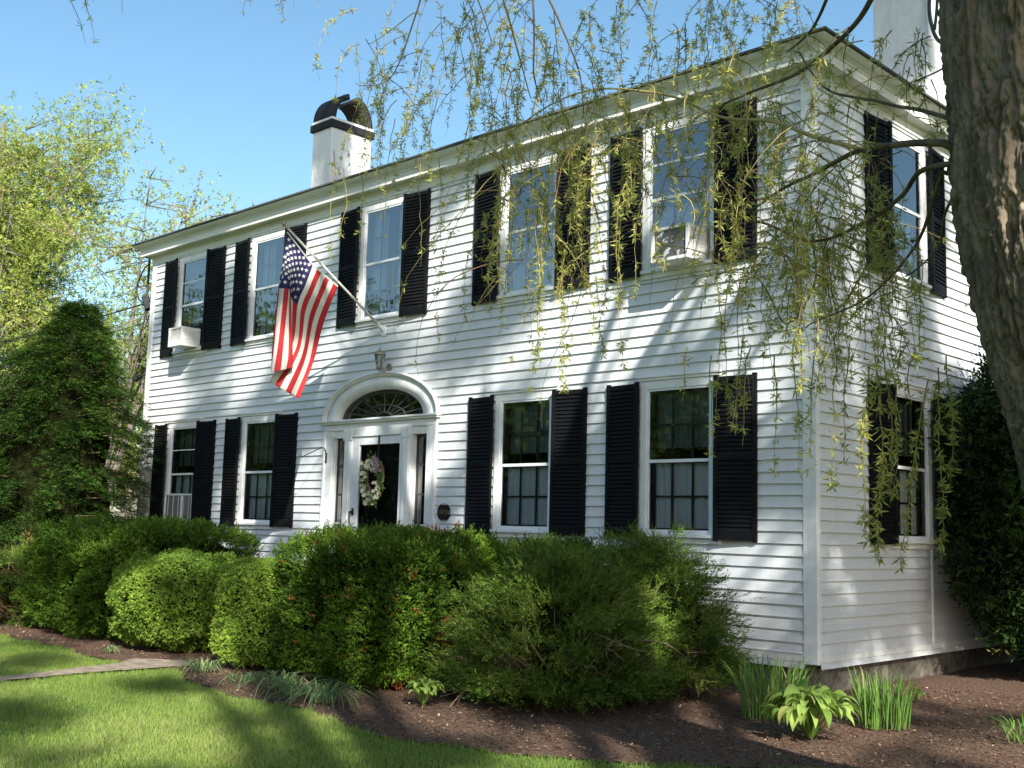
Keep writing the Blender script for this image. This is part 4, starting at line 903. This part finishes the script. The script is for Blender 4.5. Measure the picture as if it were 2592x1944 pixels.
# trees across the street, mirrored in the window panes
for i, (x, y, h, r) in enumerate([(-34, -24, 12, 6), (-24, -30, 10, 5.5), (-44, -16, 11, 6), (-13, -34, 9, 5), (-58, -24, 14, 7)]):
    decid(['full round tree across the street', 'medium tree across the street', 'farther tree down the street', 'low tree behind the photographer', 'tallest tree far down the street'][i], (x, y, 0), h, r, h*.5, 2600, 50+i, mats=[DKG], lL=.3, nb=16, group='trees across the street', leafs=5)
wd_ = MB(); WLv = Leaves()
for k in range(20):
    a = R(150+k*7.2); d_ = 44+6*math.sin(k*2.3); c_ = np.array([-3+d_*math.cos(a), -2+d_*math.sin(a), 3.2]); H_ = np.array([5.2, 5.2, 6.2+1.8*math.sin(k*1.7)])
    if c_[1] > -6: continue
    q_ = blob(sphere_dirs(900), H_, 2.2, .25, .5, k*3.)+c_; q_ = q_[q_[:, 2] > .1]
    coremesh(wd_, c_, H_, 2.2, .25, .5, k*3., .9, M['core'], 20, 12)
    WLv.add(sprays(q_, unit(rnd(len(q_))), unit(rnd(len(q_))), 4, 1.0, .75, .4, 1., .4), np.repeat(RNG.random(len(q_))*.9, 4))
tag(WLv.build('distant_woods', [DKG], None, wd_), 'far off line of leafy woods across the street', 'woods', kind='stuff')
# ================================================================== WILLOW
wil = thing('willow_tree', 'large willow with deeply furrowed trunk at the right and drooping leafy branches over the house', 'tree', (3.9, -4.6, 0))
edge = [(2379, 0), (2402, 281), (2408, 469), (2443, 656), (2502, 867), (2537, 996), (2572, 1125), (2615, 1270), (2650, 1420), (2660, 1700)]
cent = []
for (px, py) in [(2340, -900), (2362, -400)]+edge:
    dpt = 4.35; r_ = .40+max(0, (py-1200))*.0003+(0.02 if py < 500 else 0); p = at(px, py, dpt)+ax*(r_*1.005+.035); cent.append((p, r_))
base_c = cent[-1][0].copy(); base_c[2] = -.1; cent.append((base_c, .62))
cent = cent[::-1]; pts = spline([c[0] for c in cent], 52); rr = np.interp(np.linspace(0, len(cent)-1, len(pts)), range(len(cent)), [c[1] for c in cent])
nu = 440; nvv = len(pts); PT = np.array(pts); arc = np.concatenate([[0], np.cumsum(np.linalg.norm(np.diff(PT, axis=0), axis=1))])
ref = np.array([1., 0, 0]); V = []
TH = np.linspace(0, 2*math.pi, nu, endpoint=False)
def bark_h(th, s, r):
    """interlaced furrows: stretched cells, deep valleys between rounded ridges"""
    X = np.stack([np.cos(th)*r*23, np.sin(th)*r*23, s*4.6], 1); wrp = np.stack([vnoise(X*.7+3), vnoise(X*.7+13), vnoise(X*.7+23)], 1)
    Y = X+wrp*.9; v = np.array([0.])
    a = np.abs(vnoise(Y)); b_ = np.abs(vnoise(Y*2.1+50)); c_ = vnoise(X*5.5*np.array([1, 1, 1.4])+7); d_ = vnoise(X*12*np.array([1, 1, 1.2])+17)
    return np.clip(a*3.2, 0, 1)**.7*.040+np.clip(b_*2.4, 0, 1)**.6*.018+c_*.008+d_*.006+vnoise(X*22)*.003
for i in range(nvv):
    dd = PT[min(i+1, nvv-1)]-PT[max(0, i-1)]; dd /= np.linalg.norm(dd); a_ = ref-np.dot(ref, dd)*dd; a_ /= np.linalg.norm(a_); b_ = np.cross(dd, a_)
    hgt = bark_h(TH, np.full(nu, arc[i]), rr[i]); lob = .03*np.sin(TH*3+1)+.02*np.sin(TH*5+arc[i]*.8)
    rad = rr[i]*(1+lob)-.045+hgt
    V.append(PT[i]+rad[:, None]*(np.cos(TH)[:, None]*a_+np.sin(TH)[:, None]*b_))
V = np.concatenate(V); b = MB(); b.add(V, [(i*nu+j, i*nu+(j+1) % nu, (i+1)*nu+(j+1) % nu, (i+1)*nu+j) for i in range(nvv-1) for j in range(nu)], M['bark'])
b.build('trunk', wil, True)
lim = MB(); twl = MB(); WL = Leaves()
def limb(pp, r0_, r1_, m='branch', n=7):
    lim = MB(); q = spline(pp, 8); k = len(q); q = [p+np.array([1, 1, 1])*0 + (np.array([noise.noise(Vector(p*1.7)), noise.noise(Vector(p*1.7+np.array([5., 5, 5]))), noise.noise(Vector(p*1.7+np.array([9., 9, 9])))])*.05 if 0 < i < k-1 else 0) for i, p in enumerate(q)]
    lim.tube(q, [r0_+(r1_-r0_)*i/(k-1) for i in range(k)], M[m], n); lim.build('limb', wil, True); return q
strand_pts = []
def strand(p, length, drift=(0, 0), leaf=1.0, dens=1.0, red=False, r=.0035, wig=.10):
    """one hanging twig with narrow leaves along it"""
    n = max(4, int(length/.07)); pts = [np.array(p, float)]; v = np.array([drift[0], drift[1], -.2 if wig > 0 else -1.]); ph = random.uniform(0, 6)
    for i in range(n):
        u = i/n; g = np.array([drift[0]*(1-u)+wig*math.sin(ph+u*5), drift[1]*(1-u)+wig*math.cos(ph*1.3+u*4), -(.35+.9*min(1, u*2.2))]); g /= np.linalg.norm(g); g += np.array([random.gauss(0, .09), random.gauss(0, .09), 0]); pts.append(pts[-1]+g*.07)
    twl.tube(pts, [max(.0011, r*(1-.75*i/n)) for i in range(n+1)], M['twigred' if red else 'twig'], 3, False)
    strand_pts.append((np.array(pts), leaf, dens))
def leaves_on_strands():
    for pts, lf, dens in strand_pts:
        n = len(pts); k = max(2, int((n-1)*.07/.036*dens)); u = RNG.uniform(.04, 1, k)**.85*(n-1.001); i = u.astype(int); f = (u-i)[:, None]
        P = pts[i]*(1-f)+pts[i+1]*f; T_ = unit(pts[i+1]-pts[i]); side = unit(np.cross(T_, rnd(k))); m = 7; K = m*k
        P3 = np.repeat(P, m, 0)+rnd(K)*.006; T3 = np.repeat(T_, m, 0); S3 = np.repeat(side, m, 0)
        D = unit(T3*.35+S3*.5+rnd(K)*.62); W = unit(np.cross(D, rnd(K)))
        WL.add(leafdata(P3, D, W, lf*RNG.uniform(.016, .056, K), lf*RNG.uniform(.005, .0095, K)), np.clip(np.repeat(RNG.normal(.5, .2, k), m)+RNG.normal(0, .16, K), 0, .96))
A_ = at
# --- limbs seen against the house and sky (each at its own distance)
LIMBS = []
def L_(pts, r0_, r1_, m='branch'):
    q = limb([A_(*p) for p in pts], r0_*.62, r1_*.8, m); LIMBS.append(q); return q
l1 = L_([(2420, 380, 4.4), (2290, 376, 4.7), (2190, 383, 5.0), (2090, 425, 5.3), (1990, 470, 5.6), (1880, 545, 6.0)], .026, .007)
l2 = L_([(2190, 383, 5.0), (2080, 345, 5.3), (1960, 312, 5.7), (1830, 300, 6.0), (1700, 255, 6.3), (1560, 232, 6.7), (1400, 262, 7.0), (1280, 345, 7.3)], .018, .005, 'twig')
l3 = L_([(2430, 430, 4.4), (2340, 448, 4.6), (2270, 500, 4.9), (2180, 560, 5.1), (2060, 600, 5.4), (1930, 560, 5.7), (1850, 570, 6.0)], .020, .006)
l4 = L_([(2400, 440, 4.5), (2350, 540, 4.7), (2290, 640, 4.9), (2180, 760, 5.0), (2040, 830, 5.3)], .015, .004)
l5 = L_([(2230, -60, 5.5), (2150, 70, 5.8), (2040, 180, 6.2), (1900, 240, 6.5), (1760, 300, 6.8)], .026, .007)
l6 = L_([(2120, -60, 6.5), (2060, 60, 6.8), (1990, 130, 7.0)], .02, .006)
l7 = L_([(2430, 320, 4.4), (2340, 290, 4.6), (2250, 275, 4.8), (2100, 230, 5.2), (2010, 130, 5.6)], .016, .005)
l8 = L_([(1370, -40, 7.5), (1420, 60, 7.6), (1465, 180, 7.7), (1475, 300, 7.8)], .014, .004)
l9 = L_([(1340, -40, 7.5), (1355, 90, 7.6), (1352, 180, 7.6), (1370, 260, 7.7)], .013, .004)
l10 = L_([(1260, -40, 7.2), (1310, 120, 7.4), (1345, 250, 7.6)], .013, .004, 'twig')
l11 = L_([(1080, -40, 8.0), (1060, 40, 8.0), (990, 190, 8.1), (900, 210, 8.2)], .012, .003)
l12 = L_([(1060, 30, 8.0), (1000, 70, 8.1), (930, 110, 8.2)], .007, .003, 'twig')
l13 = L_([(2440, 480, 4.4), (2390, 560, 4.6), (2370, 640, 4.7), (2290, 700, 4.8)], .012, .004)
l14 = L_([(2440, 150, 4.4), (2380, 190, 4.6), (2300, 230, 4.8)], .008, .003)
l15 = L_([(2060, 600, 5.4), (2060, 720, 5.4), (1990, 820, 5.5), (1900, 700, 5.6), (1750, 720, 5.8)], .010, .003)
l16 = L_([(1190, -40, 7.8), (1215, 40, 7.8), (1240, 120, 7.9)], .010, .003)
# --- strands in view: (x0,x1, ytop0,ytop1, ylen range px, depth range, count)
def curtain_(n, x0, x1, y0, y1, l0, l1_, d0, d1, dens=1.0, wig=.22, dr=.5):
    for _ in range(n):
        x = random.uniform(x0, x1); y = random.uniform(y0, y1); dp = random.uniform(d0, d1); ln = random.uniform(l0, l1_)
        strand(A_(x, y, dp), ln, (random.gauss(0, dr), random.gauss(0, dr)), 1.0, dens*random.uniform(.5, 1.3), random.random() < .4, wig=wig)
curtain_(20, 900, 1080, -40, 260, .5, 1.1, 7.7, 8.6, .8)
curtain_(62, 1100, 1520, -80, 240, .5, 1.25, 7.2, 8.4, .9)
curtain_(34, 1180, 1640, 250, 360, .4, 1.15, 6.8, 7.8, .9)
curtain_(60, 1560, 2050, -90, 170, .4, .9, 6.6, 8.0, 1.0)
curtain_(48, 1480, 2000, 215, 310, .25, .7, 6.0, 7.0, 1.0)
curtain_(22, 1230, 1480, 330, 520, .7, 1.5, 6.8, 7.4, .9)
curtain_(18, 1480, 1900, 300, 500, .5, 1.1, 6.0, 6.8, .8)
curtain_(56, 1800, 2230, 380, 640, .3, .8, 5.0, 6.0, .9)
curtain_(30, 1960, 2300, 560, 760, .3, .7, 4.7, 5.6, .8)
curtain_(26, 2080, 2380, 60, 400, .2, .5, 4.7, 5.4, .7)
curtain_(8, 2000, 2400, 780, 930, .2, .45, 4.7, 5.3, 1.0)
curtain_(34, 1900, 2300, 330, 640, .3, .8, 4.9, 5.8, .9, wig=.35, dr=.8)
curtain_(46, 1250, 2300, 150, 720, .5, 1.2, 5.2, 7.0, .12, wig=.5, dr=1.2)
curtain_(8, 620, 760, -90, -40, .1, .35, 7, 8, .2); curtain_(7, 130, 330, -80, -20, .2, .5, 7, 8, .2)
for (x, y, ln, dp, dens) in [(2215, 900, .95, 5.0, 2.2), (2200, 930, .80, 5.0, 2.2), (2235, 880, .70, 5.0, 1.6), (2375, 930, .85, 5.0, 2.2), (2350, 960, .90, 5.0, 1.8), (2395, 900, .6, 5.0, 2.0), (2270, 980, .5, 5.0, 1.2), (2010, 860, .7, 5.3, 1.1), (2060, 900, .6, 5.2, 1.0), (2110, 850, .75, 5.2, 1.0), (2150, 870, .6, 5.2, .8),
                             (1820, 640, 1.1, 5.9, .9), (1850, 640, .9, 5.9, 1.0), (1380, 520, 1.1, 7.0, 1.3), (1350, 480, 1.3, 7.0, 1.3), (1400, 450, 1.3, 7.0, 1.3), (1560, 500, 1.0, 6.5, .8), (870, 430, .5, 8.0, .5), (915, 440, .5, 8.0, .7), (845, 380, .8, 8.0, .7), (1065, 400, .8, 7.8, .3), (1000, 300, .9, 7.9, .3), (1110, 400, .9, 7.8, .5), (1740, 880, .35, 6.0, .6), (1800, 900, .55, 6.0, .4), (1880, 850, .5, 5.6, 1.0), (1900, 880, .5, 5.6, 1.0), (1960, 900, .6, 5.5, .8)]:
    strand(A_(x, y, dp), ln, (random.gauss(0, .05), random.gauss(0, .05)), 1.0, dens, False, .004, wig=.05)
# --- the rest of the crown, above and beside the view: it shades the house
BR = []
top_c = PT[-1]
for k in range(12):
    a = random.uniform(0, 6.28); rr_ = random.uniform(1.5, 5.5); e1 = top_c+np.array([math.cos(a)*rr_, math.sin(a)*rr_, random.uniform(.5, 4.5)]); mid = top_c*.5+e1*.5+np.array([0, 0, random.uniform(.6, 1.4)])
    q = limb([top_c-[0, 0, random.uniform(0, 1.2)], mid, e1], random.uniform(.05, .12), .02); BR.append(q)
twb = MB()
CW = Leaves()
def crown_cluster(p, n, ln, sp):
    P = p+rnd(n)*sp; P[:, 2] += 0
    k = 26; z = np.linspace(0, 1, k); ll = ln*RNG.uniform(.5, 1.2, n)
    dr = RNG.normal(size=(n, 2))*.12
    pos = np.zeros((n, k, 3)); pos[:, :, 0] = P[:, 0:1]+dr[:, 0:1]*z*ll[:, None]; pos[:, :, 1] = P[:, 1:2]+dr[:, 1:2]*z*ll[:, None]; pos[:, :, 2] = P[:, 2:3]-z*ll[:, None]
    pos = pos.reshape(-1, 3)+RNG.normal(size=(n*k, 3))*.03; m = len(pos)
    D = unit(rnd(m)*.6+[0, 0, -.7]); W = unit(np.cross(D, rnd(m)))
    return pos, D, W
def shade_crown():
    cs = []
    for q in BR:
        for p in q[6:]: cs.append(p)
    for c in cs:
        pos, D, W = crown_cluster(np.array(c), 4, 1.3, .28); CW.add(leafdata(pos, D, W, RNG.uniform(.05, .11, len(pos)), RNG.uniform(.012, .02, len(pos))), RNG.random(len(pos))*.9)
leaves_on_strands()
# foliage clusters overhead, grown where the photo's shade falls from
SV = np.array([1.62, -1.0, 1.18])
def lit_front(x, z):
    if -4.95 < x < -4.15 and z > 1.3: return .95
    if x < -6.4: return .97 if z > 3.9 else .85 if z > 3.1 else .8 if (-8.1 < x < -7.4 and z > 1.9) else .48
    if -4.6 < x < -.5 and 3.0 < z < 4.15: return .85
    if z > 4.1: return .78
    if x < -5 and z > 2.5: return .85
    return .50 if x < -1 else .52
def lit_side(y, z):
    if y > 2.2 and z > 2.7: return .97
    return .7 if z > 3.4 else .46 if z > 1.6 else .38
def lit_ground(x, y):
    if y < -3.7: return .62 if (-2.2 < x < .4 and y < -4.3) else .95
    if x > .2: return 1.4 if y < -1.1 else .4
    if x < -6.9: return .35
    if x < -3.9: return .88
    if x < -2: return .78
    if x < -.7 and y < -1.5: return .88
    return .06
def blobs(n, u0, u1, seed, umin_z=6.0):
    rs = random.Random(seed); out = []
    while len(out) < n:
        c = rs.random()
        if c < .05:
            z = rs.uniform(6.8, 9.4); T_, l = (np.array([rs.uniform(-.9, -.2), 3.0, z]) if rs.random() < .6 else np.array([rs.uniform(-12.2, -11.6), 3.2, z])), .5; st_ = noise.noise(Vector((T_[0]*1.5+z, z*.9, 7.)))
        elif c < .42:
            x, z = rs.uniform(-12.6, 0), rs.uniform(.8, 5.9); T_, l = np.array([x, 0, z]), lit_front(x, z); st_ = noise.noise(Vector(((x*.6-z*.8)*1.7, (x*.8+z*.6)*.45, 3.)))
        elif c < .66:
            y, z = rs.uniform(0, 4.5), rs.uniform(.3, 5.9); T_, l = np.array([0, y, z]), lit_side(y, z); st_ = noise.noise(Vector((y*2.0, z*.6, 5.)))
        else:
            x, y = rs.uniform(-10, 3.5), rs.uniform(-8, 0); T_, l = np.array([x, y, .5 if y > -3.6 else 0.]), lit_ground(x, y); st_ = noise.noise(Vector((x*1.3, y*1.3, 9.)))
        if st_*1.9+.5+rs.uniform(-.08, .08) < l: continue
        P = T_+SV*rs.uniform(u0, u1)
        rel = P-CAM; f_ = rel@cf
        if f_ > 0:
            sx, sy = 1296+FPX*(rel@ax)/f_, 972-FPX*(rel@ay)/f_
            if sy > -350 and -300 < sx < 2900: continue
        if P[2] < umin_z: continue
        tt = (P[0]-3.75)/1.62
        if tt > 0 and abs(P[1]+tt+4.7) < .9 and 1.2 < P[2]-1.18*tt < 4.6 and rs.random() < .75: continue
        out.append(P)
    return np.array(out)
bw = blobs(700, 4.5, 8.0, 5)
def fill(Lv, pts, rad, nl, l0, l1_, w0, w1, hang):
    n = len(pts)*nl; P = np.repeat(pts, nl, 0)+RNG.normal(size=(n, 3))*rad*np.array([1, 1, 1.3 if hang else .8])
    D = unit(rnd(n)*.6+[0, 0, -.7 if hang else 0]); W = unit(np.cross(D, rnd(n)))
    Lv.add(leafdata(P, D, W, RNG.uniform(l0, l1_, n), RNG.uniform(w0, w1, n)), RNG.random(n)*.9)
fill(CW, bw, .14, 60, .06, .12, .014, .024, True)
for p in bw[::50]:
    limb([top_c-[0, 0, .5], top_c*.5+p*.5+np.array([0, 0, .8]), p+np.array([0, 0, .2])], .07, .012)
mp_ = thing('maple_tree', 'shade tree behind the photographer whose leaves dapple the house', 'tree', (15.5, -14.5, 0), None)
bm = blobs(1700, 9.0, 13.0, 8, 5.0); ML = Leaves(); fill(ML, bm, .15, 44, .10, .16, .07, .11, False)
b = MB(); tp = np.array([14.5, -13.8, 8.0]); b.tube(spline([(15.5, -14.5, -.1), (15.3, -14.2, 4), tp], 6), [.42, .41, .40, .39, .38, .36, .34, .32, .30, .28, .26, .24, .22], M['greybark'], 10); b.build('trunk', mp_, True)
lm_ = MB()
for p in bm[::70]: lm_.tube(spline([tp-[0, 0, 1.2], tp*.5+p*.5+np.array([0, 0, .6]), p], 5), [.10*(1-.085*i) for i in range(11)], M['greybark'], 5)
ML.build('crown', [DKG], mp_, lm_)
WM = leafmat('willow_leaves', (.14, .18, .04), (.50, .50, .14), (.55, .46, .18), .4, .45, .4)
WL.V += CW.V; WL.t += CW.t; WL.mi += CW.mi
WL.build('crown', [WM], wil, twl)
